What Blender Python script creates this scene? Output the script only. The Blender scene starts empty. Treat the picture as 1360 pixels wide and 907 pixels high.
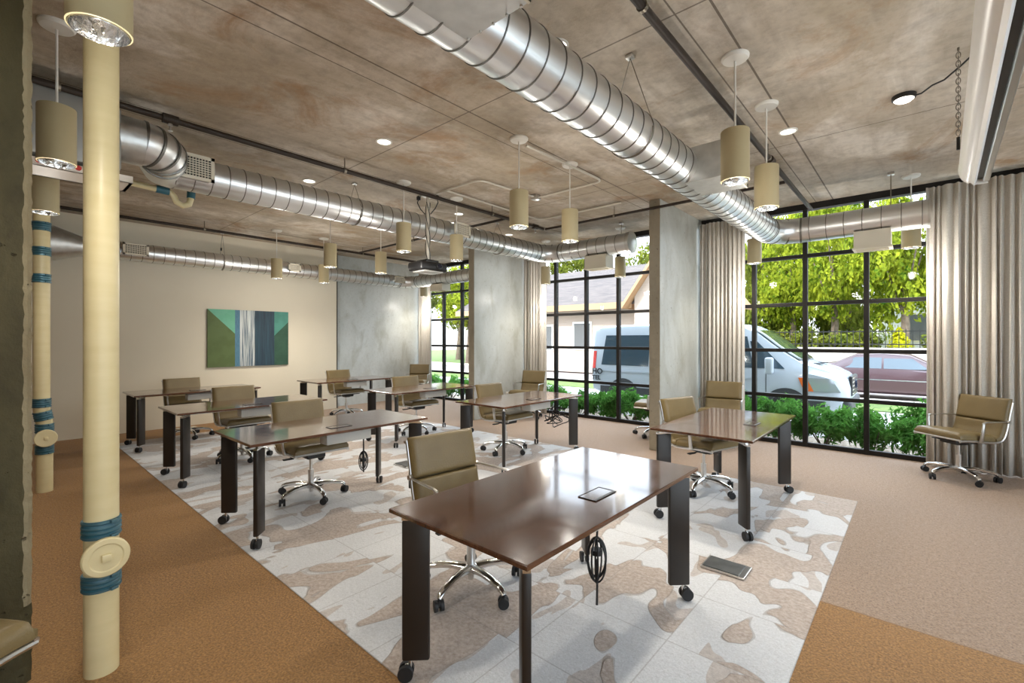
import bpy, bmesh, math, random
from math import sin, cos, pi, radians, sqrt, atan2, floor
from mathutils import Vector, Matrix
random.seed(7)
SC = bpy.context.scene
COL = SC.collection
V = Vector

# ------------------------------------------------------------------ builders
class B:
    def __init__(s): s.v = []; s.f = []; s.m = []
    def add(s, v, f, mi=0, M=None):
        o = len(s.v)
        s.v += [tuple(M @ V(p)) if M else tuple(p) for p in v]
        s.f += [[i + o for i in q] for q in f]; s.m += [mi] * len(f)
        return s
    def bm(s, bm, mi=0, M=None):
        bm.verts.index_update()
        s.add([v.co.copy() for v in bm.verts], [[v.index for v in f.verts] for f in bm.faces], mi, M); bm.free()
        return s
    def box(s, c, d, rz=0, bev=0, mi=0, M=None, seg=2):
        bm = bmesh.new(); bmesh.ops.create_cube(bm, size=1)
        for v in bm.verts: v.co = V((v.co.x * d[0], v.co.y * d[1], v.co.z * d[2]))
        if bev: bmesh.ops.bevel(bm, geom=bm.edges[:], offset=bev, segments=seg, profile=.5, affect='EDGES')
        T = Matrix.Translation(V(c)) @ Matrix.Rotation(rz, 4, 'Z')
        return s.bm(bm, mi, (M @ T) if M else T)
    def b2(s, a, b, **k):
        return s.box([(a[i] + b[i]) / 2 for i in range(3)], [abs(b[i] - a[i]) for i in range(3)], **k)
    def tube(s, pts, r, n=8, mi=0, flat=1.0, up=None, closed=False):
        pts = [V(p) for p in pts]; N = len(pts)
        rs = r if isinstance(r, (list, tuple)) else [r] * N
        t = []
        for i in range(N):
            a = pts[(i - 1) % N] if closed or i else pts[i]; b = pts[(i + 1) % N] if closed or i < N - 1 else pts[i]
            t.append((b - a).normalized())
        u = V(up) if up else (V((0, 0, 1)) if abs(t[0].z) < .9 else V((1, 0, 0)))
        vs = []
        for i in range(N):
            u = (u - t[i] * u.dot(t[i]))
            u = u.normalized() if u.length > 1e-6 else t[i].orthogonal().normalized()
            w = t[i].cross(u)
            for k in range(n):
                a = 2 * pi * k / n
                vs.append(pts[i] + u * cos(a) * rs[i] * flat + w * sin(a) * rs[i])
        fs = []
        for i in range(N if closed else N - 1):
            j = (i + 1) % N
            for k in range(n): fs.append([i * n + k, i * n + (k + 1) % n, j * n + (k + 1) % n, j * n + k])
        if not closed: fs += [list(range(n))[::-1], [(N - 1) * n + k for k in range(n)]]
        return s.add(vs, fs, mi)
    def lathe(s, prof, n=24, M=None, mi=0, mis=None, cap=False):
        vs = []; fs = []
        for r, z in prof:
            for k in range(n): a = 2 * pi * k / n; vs.append((r * cos(a), r * sin(a), z))
        ml = []
        for i in range(len(prof) - 1):
            for k in range(n):
                fs.append([i * n + k, i * n + (k + 1) % n, (i + 1) * n + (k + 1) % n, (i + 1) * n + k]); ml.append(mis[i] if mis else mi)
        if cap: fs += [list(range(n))[::-1], [(len(prof) - 1) * n + k for k in range(n)]]; ml += [mi, mi]
        o = len(s.v); s.v += [tuple(M @ V(p)) if M else p for p in vs]
        s.f += [[i + o for i in q] for q in fs]; s.m += ml
        return s
    def cyl(s, a, b, r, n=16, mi=0, r2=None): return s.tube([a, b], [r, r2 if r2 is not None else r], n, mi)
    def prism(s, poly, h, M=None, mi=0):
        n = len(poly); vs = [(x, y, 0) for x, y in poly] + [(x, y, h) for x, y in poly]
        fs = [list(range(n))[::-1], [n + i for i in range(n)]] + [[i, (i + 1) % n, n + (i + 1) % n, n + i] for i in range(n)]
        return s.add(vs, fs, mi, M)
    def build(s, name, mat, parent=None, smooth=True, ang=35, label=None):
        me = bpy.data.meshes.new(name); me.from_pydata(s.v, [], s.f)
        mats = mat if isinstance(mat, (list, tuple)) else [mat]
        for m in mats: me.materials.append(m)
        if len(mats) > 1: me.polygons.foreach_set('material_index', s.m)
        me.update()
        if smooth:
            me.shade_smooth()
            me.set_sharp_from_angle(angle=radians(ang))
        o = bpy.data.objects.new(name, me); COL.objects.link(o)
        if parent: o.parent = parent
        if label: o['label'] = label
        return o

def thing(name, label, cat, loc=(0, 0, 0), rz=0, group=None):
    o = bpy.data.objects.new(name, None); COL.objects.link(o); o.empty_display_size = .1
    o.location = loc; o.rotation_euler = (0, 0, rz); o['label'] = label; o['category'] = cat
    if group: o['group'] = group
    return o
def tag(o, label, cat, group=None, kind=None):
    o['label'] = label; o['category'] = cat
    if group: o['group'] = group
    if kind: o['kind'] = kind
    return o
def struct(o, label=None, cat=None):
    o['kind'] = 'structure'
    if label: o['label'] = label
    if cat: o['category'] = cat
    return o
KIDS = {}
def dup(root, loc, rz, label, group=None):
    if not KIDS:
        for o in SC.objects:
            if o.parent: KIDS.setdefault(o.parent.name, []).append(o)
    def rec(o, par):
        c = o.copy(); COL.objects.link(c)
        if par: c.parent = par
        kids = [k for k in SC.objects if k.parent == o]
        for k in kids: rec(k, c)
        return c
    r = rec(root, None); r.location = loc; r.rotation_euler = (0, 0, rz); r['label'] = label
    if group: r['group'] = group
    return r

# ------------------------------------------------------------------ materials
def nt(name):
    m = bpy.data.materials.new(name); m.use_nodes = True
    t = m.node_tree; return m, t, t.nodes['Principled BSDF'], t.nodes.new, t.links.new
def rgba(c): return (*c, 1) if len(c) == 3 else c
def M(name, c, rough=.5, metal=0, c2=None, sc=8, bump=0, bsc=None, spec=None, coat=0, sheen=0, emit=None, es=0, lo=.35, hi=.65, stretch=(1, 1, 1), aniso=0, coords='Object', detail=4, rvar=0):
    m, t, p, N, L = nt(name)
    p.inputs['Base Color'].default_value = rgba(c); p.inputs['Roughness'].default_value = rough; p.inputs['Metallic'].default_value = metal
    if spec is not None: p.inputs['Specular IOR Level'].default_value = spec
    if coat: p.inputs['Coat Weight'].default_value = coat; p.inputs['Coat Roughness'].default_value = .08
    if sheen: p.inputs['Sheen Weight'].default_value = sheen; p.inputs['Sheen Roughness'].default_value = .5
    if aniso: p.inputs['Anisotropic'].default_value = aniso
    if emit: p.inputs['Emission Color'].default_value = rgba(emit); p.inputs['Emission Strength'].default_value = es
    if c2 or bump or rvar:
        tc = N('ShaderNodeTexCoord'); mp = N('ShaderNodeMapping'); mp.inputs['Scale'].default_value = stretch
        L(tc.outputs[coords], mp.inputs['Vector'])
        no = N('ShaderNodeTexNoise'); no.inputs['Scale'].default_value = sc; no.inputs['Detail'].default_value = detail
        L(mp.outputs[0], no.inputs['Vector'])
        if c2:
            r = N('ShaderNodeValToRGB'); r.color_ramp.elements[0].position = lo; r.color_ramp.elements[1].position = hi
            r.color_ramp.elements[0].color = rgba(c); r.color_ramp.elements[1].color = rgba(c2)
            L(no.outputs[0], r.inputs[0]); L(r.outputs[0], p.inputs['Base Color'])
        if rvar:
            mr = N('ShaderNodeMapRange'); mr.inputs[3].default_value = rough - rvar; mr.inputs[4].default_value = rough + rvar
            mr.inputs[1].default_value = .3; mr.inputs[2].default_value = .7
            L(no.outputs[0], mr.inputs[0]); L(mr.outputs[0], p.inputs['Roughness'])
        if bump:
            n2 = N('ShaderNodeTexNoise'); n2.inputs['Scale'].default_value = bsc or sc; n2.inputs['Detail'].default_value = 4
            L(mp.outputs[0], n2.inputs['Vector'])
            bp = N('ShaderNodeBump'); bp.inputs['Strength'].default_value = bump; bp.inputs['Distance'].default_value = .02
            L(n2.outputs[0], bp.inputs['Height']); L(bp.outputs[0], p.inputs['Normal'])
    return m

def math_(t, op, a, b=None):
    n = t.nodes.new('ShaderNodeMath'); n.operation = op
    for i, x in enumerate((a, b)):
        if x is None: continue
        if isinstance(x, (int, float)): n.inputs[i].default_value = x
        else: t.links.new(x, n.inputs[i])
    return n.outputs[0]
def mix(t, fac, a, b, mode='MIX'):
    n = t.nodes.new('ShaderNodeMix'); n.data_type = 'RGBA'; n.blend_type = mode
    for s, x in ((n.inputs[0], fac), (n.inputs[6], a), (n.inputs[7], b)):
        if isinstance(x, (int, float)): s.default_value = x
        elif isinstance(x, tuple): s.default_value = rgba(x)
        else: t.links.new(x, s)
    return n.outputs[2]
def noise(t, vec, sc, det=5, rough=.55, dist=0, W=None):
    n = t.nodes.new('ShaderNodeTexNoise'); n.inputs['Scale'].default_value = sc; n.inputs['Detail'].default_value = det
    n.inputs['Roughness'].default_value = rough; n.inputs['Distortion'].default_value = dist
    t.links.new(vec, n.inputs['Vector']); return n.outputs[0]
def ramp(t, x, lo, hi):
    n = t.nodes.new('ShaderNodeMapRange'); n.inputs[1].default_value = lo; n.inputs[2].default_value = hi
    t.links.new(x, n.inputs[0]); return n.outputs[0]
def pos(t, scale=(1, 1, 1), loc=(0, 0, 0)):
    g = t.nodes.new('ShaderNodeNewGeometry'); m = t.nodes.new('ShaderNodeMapping'); m.inputs['Scale'].default_value = scale; m.inputs['Location'].default_value = loc
    t.links.new(g.outputs['Position'], m.inputs['Vector']); return m.outputs[0]
def sep(t, v):
    n = t.nodes.new('ShaderNodeSeparateXYZ'); t.links.new(v, n.inputs[0]); return n.outputs

def ceiling_mat():
    m, t, p, N, L = nt('board_marked_concrete')
    P = pos(t); x, y, z = sep(t, P)
    big = noise(t, pos(t, (1, .55, 1)), .55, 6, .6, .6)
    mid = noise(t, pos(t, (1.0, .6, 1), (3, 9, 0)), 1.7, 7, .62, .4)
    fine = noise(t, pos(t), 14, 6, .65)
    streak = noise(t, pos(t, (7, .8, 1)), 1.2, 5, .6, .3)
    c = mix(t, ramp(t, big, .40, .60), (.43, .355, .26), (.64, .57, .475))
    c = mix(t, math_(t, 'MULTIPLY', ramp(t, mid, .50, .64), .8), c, (.75, .69, .61))
    rust = ramp(t, noise(t, pos(t, (1, .8, 1), (11, 4, 0)), 1.25, 8, .68, .8), .53, .68)
    c = mix(t, math_(t, 'MULTIPLY', rust, .8), c, (.36, .215, .105))
    gb = ramp(t, noise(t, pos(t, (.8, 1.2, 1), (21, 2, 0)), .8, 7, .65, .5), .52, .66)
    c = mix(t, math_(t, 'MULTIPLY', gb, .6), c, (.29, .255, .205))
    c = mix(t, math_(t, 'MULTIPLY', ramp(t, streak, .5, .75), .45), c, (.31, .25, .185))
    c = mix(t, math_(t, 'MULTIPLY', ramp(t, fine, .45, .75), .35), c, (.2, .155, .115))
    # formwork seams: a pair of long pour lines and cross joints
    def line(v, period, off, w):
        a = math_(t, 'ABSOLUTE', math_(t, 'SUBTRACT', math_(t, 'FRACT', math_(t, 'DIVIDE', math_(t, 'ADD', v, off), period)), .5))
        return math_(t, 'GREATER_THAN', a, .5 - w / period)
    ln = math_(t, 'MAXIMUM', math_(t, 'MAXIMUM', line(x, 1.9, 2.76, .007), line(x, 1.9, 2.95, .005)), math_(t, 'MULTIPLY', line(y, 2.45, -2.6, .006), .9))
    c = mix(t, math_(t, 'MULTIPLY', ln, .75), c, (.075, .055, .04))
    L(c, p.inputs['Base Color']); p.inputs['Roughness'].default_value = .72; p.inputs['Specular IOR Level'].default_value = .3
    bp = N('ShaderNodeBump'); bp.inputs['Strength'].default_value = .35; bp.inputs['Distance'].default_value = .02
    h = math_(t, 'SUBTRACT', math_(t, 'ADD', fine, mid), math_(t, 'MULTIPLY', ln, .8)); L(h, bp.inputs['Height']); L(bp.outputs[0], p.inputs['Normal'])
    return m
def concrete(name, a, b, dark, stain=.5, rough=.5, bump=.2, spec=.5, sc=1.0):
    m, t, p, N, L = nt(name)
    big = noise(t, pos(t, (sc, sc, .5 * sc)), .9, 6, .6, .5); fine = noise(t, pos(t), 18, 6, .65); mid = noise(t, pos(t, (1, 1, .45)), 3.1, 6, .6, .5)
    c = mix(t, ramp(t, big, .34, .66), a, b)
    c = mix(t, math_(t, 'MULTIPLY', ramp(t, mid, .52, .75), stain), c, dark)
    c = mix(t, math_(t, 'MULTIPLY', ramp(t, fine, .5, .8), .3), c, dark)
    pit = ramp(t, noise(t, pos(t, (1, 1, 1), (5, 5, 5)), 26, 2, .5), .70, .74)
    c = mix(t, math_(t, 'MULTIPLY', pit, .6), c, tuple(q * .4 for q in dark))
    L(c, p.inputs['Base Color']); p.inputs['Roughness'].default_value = rough; p.inputs['Specular IOR Level'].default_value = spec
    bp = N('ShaderNodeBump'); bp.inputs['Strength'].default_value = bump; bp.inputs['Distance'].default_value = .015
    L(math_(t, 'SUBTRACT', math_(t, 'ADD', fine, mid), pit), bp.inputs['Height']); L(bp.outputs[0], p.inputs['Normal'])
    return m
def carpet_mat():
    m, t, p, N, L = nt('tan_carpet')
    P = pos(t); x, y, z = sep(t, P)
    f1 = noise(t, P, 95, 4, .75); f2 = noise(t, pos(t, (1, 1, 1), (7, 3, 0)), 34, 5, .75); big = noise(t, P, .8, 3)
    c = mix(t, ramp(t, f1, .38, .64), (.14, .064, .015), (.48, .255, .085))
    c = mix(t, math_(t, 'MULTIPLY', ramp(t, f2, .4, .72), .45), c, (.11, .052, .010))
    c = mix(t, math_(t, 'MULTIPLY', ramp(t, big, .35, .7), .25), c, (.42, .225, .065))
    # beyond the seam pile lies the other way; window sheen is painted in too
    g = math_(t, 'MULTIPLY', math_(t, 'GREATER_THAN', y, 3.1), 1.0)
    c = mix(t, math_(t, 'MULTIPLY', g, .75), c, mix(t, ramp(t, math_(t, 'ADD', math_(t, 'MULTIPLY', f1, .6), math_(t, 'MULTIPLY', f2, .4)), .40, .62), (.19, .14, .105), (.46, .355, .28)))
    sm = math_(t, 'LESS_THAN', math_(t, 'ABSOLUTE', math_(t, 'SUBTRACT', y, 3.1)), .006)
    c = mix(t, math_(t, 'MULTIPLY', sm, .4), c, (.18, .10, .05))
    L(c, p.inputs['Base Color']); p.inputs['Roughness'].default_value = .75; p.inputs['Specular IOR Level'].default_value = .35
    p.inputs['Sheen Weight'].default_value = .15; p.inputs['Sheen Roughness'].default_value = .45; p.inputs['Sheen Tint'].default_value = (.95, .9, .88, 1)
    bp = N('ShaderNodeBump'); bp.inputs['Strength'].default_value = .6; bp.inputs['Distance'].default_value = .012
    L(math_(t, 'ADD', f1, f2), bp.inputs['Height']); L(bp.outputs[0], p.inputs['Normal'])
    return m
def rug_mat():
    m, t, p, N, L = nt('camouflage_carpet_tiles')
    P = pos(t); x, y, z = sep(t, P); S = .505
    u = math_(t, 'DIVIDE', math_(t, 'ADD', x, .42), S); v = math_(t, 'DIVIDE', math_(t, 'SUBTRACT', y, 1.18), S)
    cb = N('ShaderNodeCombineXYZ'); L(math_(t, 'FLOOR', u), cb.inputs[0]); L(math_(t, 'FLOOR', v), cb.inputs[1])
    wn = N('ShaderNodeTexWhiteNoise'); wn.noise_dimensions = '2D'; L(cb.outputs[0], wn.inputs['Vector'])
    vm = N('ShaderNodeVectorMath'); vm.operation = 'MULTIPLY_ADD'; vm.inputs[1].default_value = (.11, .11, 0)
    L(wn.outputs['Color'], vm.inputs[0]); L(P, vm.inputs[2])
    mp = N('ShaderNodeMapping'); mp.inputs['Scale'].default_value = (2.1, 1.15, 1); mp.inputs['Rotation'].default_value = (0, 0, .5); mp.inputs['Location'].default_value = (2.3, 5.1, 0); L(vm.outputs[0], mp.inputs[0])
    n = noise(t, mp.outputs[0], 1.25, 1.8, .45, .9)
    f = ramp(t, n, .520, .528)
    edge = math_(t, 'LESS_THAN', math_(t, 'ABSOLUTE', math_(t, 'SUBTRACT', n, .522)), .006)
    n2 = noise(t, mp.outputs[0], 2.3, 1.5, .4, .7); f2 = ramp(t, n2, .615, .621)
    fl = noise(t, P, 130, 3, .7); fl2 = noise(t, P, 45, 4, .7)
    a = mix(t, ramp(t, fl, .3, .7), (.50, .505, .51), (.66, .67, .685))
    b = mix(t, ramp(t, fl2, .3, .7), (.31, .25, .205), (.52, .445, .39))
    c = mix(t, f, a, b); c = mix(t, math_(t, 'MULTIPLY', f2, .7), c, b)
    c = mix(t, math_(t, 'MULTIPLY', edge, .45), c, (.24, .20, .165))
    def ln(q): return math_(t, 'GREATER_THAN', math_(t, 'ABSOLUTE', math_(t, 'SUBTRACT', math_(t, 'FRACT', q), .5)), .4935)
    g = math_(t, 'MAXIMUM', ln(u), ln(v)); c = mix(t, math_(t, 'MULTIPLY', g, .4), c, (.22, .2, .18))
    L(c, p.inputs['Base Color']); p.inputs['Roughness'].default_value = .8; p.inputs['Specular IOR Level'].default_value = .25
    p.inputs['Sheen Weight'].default_value = .2
    bp = N('ShaderNodeBump'); bp.inputs['Strength'].default_value = .6; bp.inputs['Distance'].default_value = .012
    h = math_(t, 'SUBTRACT', math_(t, 'ADD', fl2, math_(t, 'MULTIPLY', f, .6)), math_(t, 'MULTIPLY', g, .8)); L(h, bp.inputs['Height']); L(bp.outputs[0], p.inputs['Normal'])
    return m
def wood_mat():
    m, t, p, N, L = nt('dark_walnut_lacquer')
    tc = N('ShaderNodeTexCoord'); mp = N('ShaderNodeMapping'); mp.inputs['Scale'].default_value = (9, .9, 4); L(tc.outputs['Object'], mp.inputs[0])
    g = noise(t, mp.outputs[0], 4, 6, .6, .8); sm = noise(t, tc.outputs['Object'], 3.2, 4, .6, 1.2)
    c = mix(t, ramp(t, g, .3, .7), (.055, .022, .012), (.125, .055, .03))
    L(c, p.inputs['Base Color'])
    r = N('ShaderNodeMapRange'); r.inputs[1].default_value = .35; r.inputs[2].default_value = .7; r.inputs[3].default_value = .10; r.inputs[4].default_value = .22
    L(sm, r.inputs[0]); L(r.outputs[0], p.inputs['Roughness']); p.inputs['Specular IOR Level'].default_value = .5; p.inputs['Coat Weight'].default_value = .6; p.inputs['Coat IOR'].default_value = 1.5; p.inputs['Coat Roughness'].default_value = .07
    return m
def glass_mat(name, tint=(.96, .98, .98)):
    m = bpy.data.materials.new(name); m.use_nodes = True; t = m.node_tree; t.nodes.clear()
    o = t.nodes.new('ShaderNodeOutputMaterial'); tr = t.nodes.new('ShaderNodeBsdfTransparent'); gl = t.nodes.new('ShaderNodeBsdfGlossy'); fr = t.nodes.new('ShaderNodeFresnel'); mx = t.nodes.new('ShaderNodeMixShader')
    tr.inputs[0].default_value = rgba(tint); gl.inputs['Roughness'].default_value = .02; fr.inputs[0].default_value = 1.16
    t.links.new(fr.outputs[0], mx.inputs[0]); t.links.new(tr.outputs[0], mx.inputs[1]); t.links.new(gl.outputs[0], mx.inputs[2]); t.links.new(mx.outputs[0], o.inputs[0])
    return m
def leaf_mat(name, a, b, transl=.45):
    m = bpy.data.materials.new(name); m.use_nodes = True; t = m.node_tree; t.nodes.clear()
    o = t.nodes.new('ShaderNodeOutputMaterial'); d = t.nodes.new('ShaderNodeBsdfDiffuse'); r = t.nodes.new('ShaderNodeBsdfTranslucent'); mx = t.nodes.new('ShaderNodeMixShader')
    n = noise(t, pos(t), 1.5, 4, .65); n2 = noise(t, pos(t), 7, 2, .6)
    c = mix(t, ramp(t, n, .35, .65), a, b); c = mix(t, math_(t, 'MULTIPLY', ramp(t, n2, .4, .7), .5), c, tuple(q * 1.5 for q in b))
    t.links.new(c, d.inputs[0]); t.links.new(c, r.inputs[0]); mx.inputs[0].default_value = transl
    t.links.new(d.outputs[0], mx.inputs[1]); t.links.new(r.outputs[0], mx.inputs[2]); t.links.new(mx.outputs[0], o.inputs[0])
    return m

m_ceil = ceiling_mat()
m_carpet = carpet_mat(); m_rug = rug_mat(); m_wood = wood_mat()
m_fin = concrete('smooth_grey_concrete', (.40, .425, .405), (.60, .63, .62), (.29, .285, .22), .65, .34, .12)
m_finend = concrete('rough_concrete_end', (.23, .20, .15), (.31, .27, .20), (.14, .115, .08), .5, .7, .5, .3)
m_pier = concrete('dark_aged_concrete', (.055, .046, .02), (.105, .09, .042), (.026, .021, .009), .7, .7, .6, .3, 1.6)
m_pieredge = concrete('chipped_concrete_edge', (.26, .215, .13), (.34, .29, .185), (.13, .10, .055), .6, .8, .9, .3, 4)
m_cream = M('cream_paint', (.74, .675, .54), .6, c2=(.76, .695, .56), sc=2, bump=.03, bsc=60, spec=.3)
m_dark = M('dark_bronze_frame', (.010, .009, .008), .5, c2=(.014, .012, .011), sc=6, spec=.25)
m_glass = glass_mat('clear_window_glass')
m_duct = M('galvanised_steel', (.72, .74, .75), .34, 1, c2=(.80, .81, .81), sc=2.5, stretch=(1, .5, 1), rvar=.03, detail=2)
m_seam = M('galvanised_seam', (.22, .22, .21), .4, 1)
m_sheet = M('galvanised_sheet', (.58, .59, .58), .42, 1, c2=(.68, .69, .68), sc=14, rvar=.08)
m_grille = M('cream_register_paint', (.70, .65, .53), .5)
m_void = M('register_dark', (.03, .027, .022), .8)
m_pend = M('cream_powder_coat', (.50, .42, .25), .5, c2=(.52, .44, .265), sc=5)
m_white = M('white_fixture', (.78, .76, .70), .45)
m_chromed = M('mirror_reflector', (.85, .85, .85), .13, 1, bump=.5, bsc=18)
m_chrome = M('polished_aluminium', (.78, .78, .77), .16, 1)
m_alu = M('brushed_aluminium', (.66, .655, .64), .3, 1)
m_bulb = M('lamp_and_fill_glow', (.9, .9, .9), .4, emit=(1, .93, .8), es=2.2)
m_black = M('black_plastic', (.012, .012, .013), .4)
m_rubber = M('black_rubber', (.01, .01, .011), .6)
m_leg = M('dark_brown_metal', (.016, .012, .010), .36, c2=(.022, .017, .014), sc=4, spec=.5)
m_leather = M('tan_leather', (.165, .118, .047), .38, c2=(.195, .142, .06), sc=5, bump=.12, bsc=90, spec=.5)
m_leatherB = M('tan_leather_back', (.135, .097, .04), .45, c2=(.155, .112, .048), sc=5, bump=.12, bsc=90)
m_pvc = M('cream_pipe_plastic', (.66, .56, .31), .36, c2=(.70, .60, .35), sc=3, stretch=(1, 1, 6))
m_blue = M('blue_rubber_coupling', (.018, .09, .13), .4, c2=(.03, .13, .17), sc=9, spec=.6)
m_pipe = M('dark_sprinkler_pipe', (.025, .017, .012), .5, c2=(.035, .025, .018), sc=5, spec=.3)
m_conduit = M('pale_conduit', (.62, .58, .50), .4, .3)
m_tray = M('pale_grey_tray', (.55, .55, .52), .45)
m_unit = M('grey_unit_housing', (.33, .33, .31), .5, .4)
m_pan = M('white_drain_pan', (.8, .74, .66), .5)
m_redcap = M('red_plug', (.5, .03, .02), .5)
m_screen = M('white_screen_case', (.86, .85, .83), .3, spec=.6)
m_steelchain = M('chain_steel', (.25, .22, .18), .4, 1)

def curtain_mat():
    m, t, p, N, L = nt('oatmeal_curtain')
    tc = N('ShaderNodeTexCoord'); w = noise(t, tc.outputs['Object'], 90, 3, .6); w2 = noise(t, pos(t, (1, 1, 18)), 22, 3, .6)
    c = mix(t, ramp(t, w, .3, .7), (.56, .53, .48), (.68, .65, .60)); c = mix(t, math_(t, 'MULTIPLY', ramp(t, w2, .45, .7), .35), c, (.46, .43, .385))
    L(c, p.inputs['Base Color']); p.inputs['Roughness'].default_value = .9; p.inputs['Sheen Weight'].default_value = .15; p.inputs['Specular IOR Level'].default_value = .2
    bp = N('ShaderNodeBump'); bp.inputs['Strength'].default_value = .25; bp.inputs['Distance'].default_value = .005; L(w2, bp.inputs['Height']); L(bp.outputs[0], p.inputs['Normal'])
    return m
m_curt = curtain_mat()

# ------------------------------------------------------------------ room
WY = 7.45; WX = -9.37; CZ = 3.33; RX = 3.2; BY = -3.6
struct(B().b2((WX - .3, BY, -.12), (RX, WY + .12, 0)).build('floor', m_carpet, smooth=False), 'orange tan carpet with a seam', 'floor')
struct(B().b2((WX - .55, BY - .2, CZ), (RX + .2, WY + .25, CZ + .25)).build('ceiling', m_ceil, smooth=False), 'stained board marked concrete ceiling', 'ceiling')
struct(B().b2((WX - .25, BY, 0), (WX, 4.95, CZ)).build('wall_left', m_cream, smooth=False), 'cream painted end wall', 'wall')
struct(B().b2((-9.85, 4.95, 0), (-9.62, WY + .1, CZ)).build('wall_far', m_fin, smooth=False), 'grey concrete end panel beside the far window', 'wall')
struct(B().b2((WX - .02, 4.945, 0), (WX + .004, 4.965, CZ)).build('trim_1', m_dark, smooth=False), 'dark edge strip where the cream wall ends', 'trim')
struct(B().b2((WX - .25, BY - .2, 0), (RX, BY, CZ)).build('wall_back', m_cream, smooth=False))
b = B(); b.b2((RX, BY - .2, 0), (RX + .2, WY + .2, .05)); b.b2((RX, BY - .2, 3.2), (RX + .2, WY + .2, CZ)); b.b2((RX, BY - .2, .05), (RX + .2, -2.6, 3.2)); b.b2((RX, 6.2, .05), (RX + .2, WY + .2, 3.2))
struct(b.build('wall_right', m_cream, smooth=False), 'unseen side wall opened for an added window', 'wall')
struct(B().b2((WX - .5, WY + .05, CZ + .25), (RX + .2, WY + .3, 9.5)).build('wall_upper', m_fin, smooth=False), 'unseen upper facade raised to shade the van', 'wall')  # out of view; carried up so its shadow covers the van
struct(B().b2((1.6, WY - .02, 0), (RX, WY + .1, CZ)).build('wall_window_right', m_fin, smooth=False), 'facade beyond the right curtain', 'wall')
def fin(x0, x1, y0, y1, nm, lab):
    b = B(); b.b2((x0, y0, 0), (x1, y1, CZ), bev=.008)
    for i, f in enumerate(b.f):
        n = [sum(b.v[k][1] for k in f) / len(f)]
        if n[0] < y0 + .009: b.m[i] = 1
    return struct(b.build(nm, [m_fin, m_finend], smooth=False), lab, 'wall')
fin(-2.715, -2.565, 5.85, WY + .1, 'wall_fin', 'concrete fin wall between the two nearer windows')
fin(-6.225, -6.08, 5.85, WY + .1, 'wall_fin.001', 'concrete fin wall between the two farther windows')
# near left pier with a chipped edge
b = B()
poly = [(-3.35, .127), (-3.35, -2.2), (-2.855, -2.2), (-2.855, .082)]
nz = 150; rows = []
for i in range(nz + 1):
    z = CZ * i / nz; j = lambda s=.006: random.uniform(-s, s)
    jit = .0015 * sin(z * 9) + j(.0035) if z > .32 else -.022 + j(.005)
    rows.append([(-3.35, .127, z), (-3.35, -2.2, z), (-2.855, -2.2, z), (-2.855, .100 + jit, z), (-2.861, .113 + jit * .5, z), (-2.885, .127 + j(.003), z)])
vs = [p for r in rows for p in r]; fs = []; mi = []
for i in range(nz):
    for k in range(6):
        fs.append([i * 6 + k, i * 6 + (k + 1) % 6, (i + 1) * 6 + (k + 1) % 6, (i + 1) * 6 + k]); mi.append(1 if k in (3, 4) and i > 14 else 0)
fs += [[5, 4, 3, 2, 1, 0], [nz * 6 + k for k in range(6)]]; mi += [0, 0]
b.v = vs; b.f = fs; b.m = mi
struct(b.build('wall_pier', [m_pier, m_pieredge], smooth=False), 'dark rough concrete pier with a pale chipped edge', 'wall')

# windows
ZB = [.68, 1.32, 1.96, 2.62]
def window(i, x0, x1, ms, lab):
    r = thing('window_%d' % i, lab, 'window', ((x0 + x1) / 2, WY, 0)); r['kind'] = 'structure'
    cx = (x0 + x1) / 2; f = B()
    for z, h in [(.03, .06)] + [(z, .05) for z in ZB]: f.b2((x0 - cx, -.035, z - h / 2), (x1 - cx, .035, z + h / 2), bev=.004)
    for x in ms: f.b2((x - cx - .028, -.04, 0), (x - cx + .028, .04, 3.25), bev=.004)
    f.b2((x0 - cx, -.05, 3.245), (x1 - cx, .06, CZ))
    f.build('window_frame', m_dark, r, smooth=False)
    g = B(); xs = sorted(ms); zs = [.06] + ZB + [3.25]
    for a, c in zip(xs[:-1], xs[1:]):
        for z0, z1 in zip(zs[:-1], zs[1:]): g.b2((a - cx + .028, -.004, z0 + .02), (c - cx - .028, .004, z1 - .02))
    g.build('window_pane', m_glass, r, smooth=False)
window(1, -2.565, 1.6, [-2.535, -1.82, -1.18, -.51, .16, .83, 1.57], 'dark gridded window looking on the front of the white van')
window(2, -6.08, -2.715, [-6.05, -5.4, -4.7, -4.03, -3.36, -2.745], 'dark gridded window looking on the rear of the white van')
def added_side_window(i, y0, y1, n):
    r = thing('window_%d' % i, 'unseen gridded window added for side light', 'window', (RX + .1, (y0 + y1) / 2, 0)); r['kind'] = 'structure'; h = (y1 - y0) / 2; f = B(); g = B()
    for k in range(n + 1): y = -h + 2 * h * k / n; f.b2((-.035, y - .028, .05), (.035, y + .028, 3.2))
    for z in [.08] + ZB + [3.17]: f.b2((-.03, -h, z - .025), (.03, h, z + .025))
    for k in range(n): g.b2((-.004, -h + 2 * h * k / n + .02, .1), (.004, -h + 2 * h * (k + 1) / n - .02, 3.15))
    f.build('window_frame', m_dark, r, smooth=False); g.build('window_pane', m_glass, r, smooth=False)
added_side_window(4, -2.6, 6.2, 12)  # out of view; added to let cool sky light in from the side
window(3, -9.62, -6.225, [-9.59, -8.8, -8.14, -7.48, -6.82, -6.255], 'dark gridded window at the far end of the room')

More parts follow.
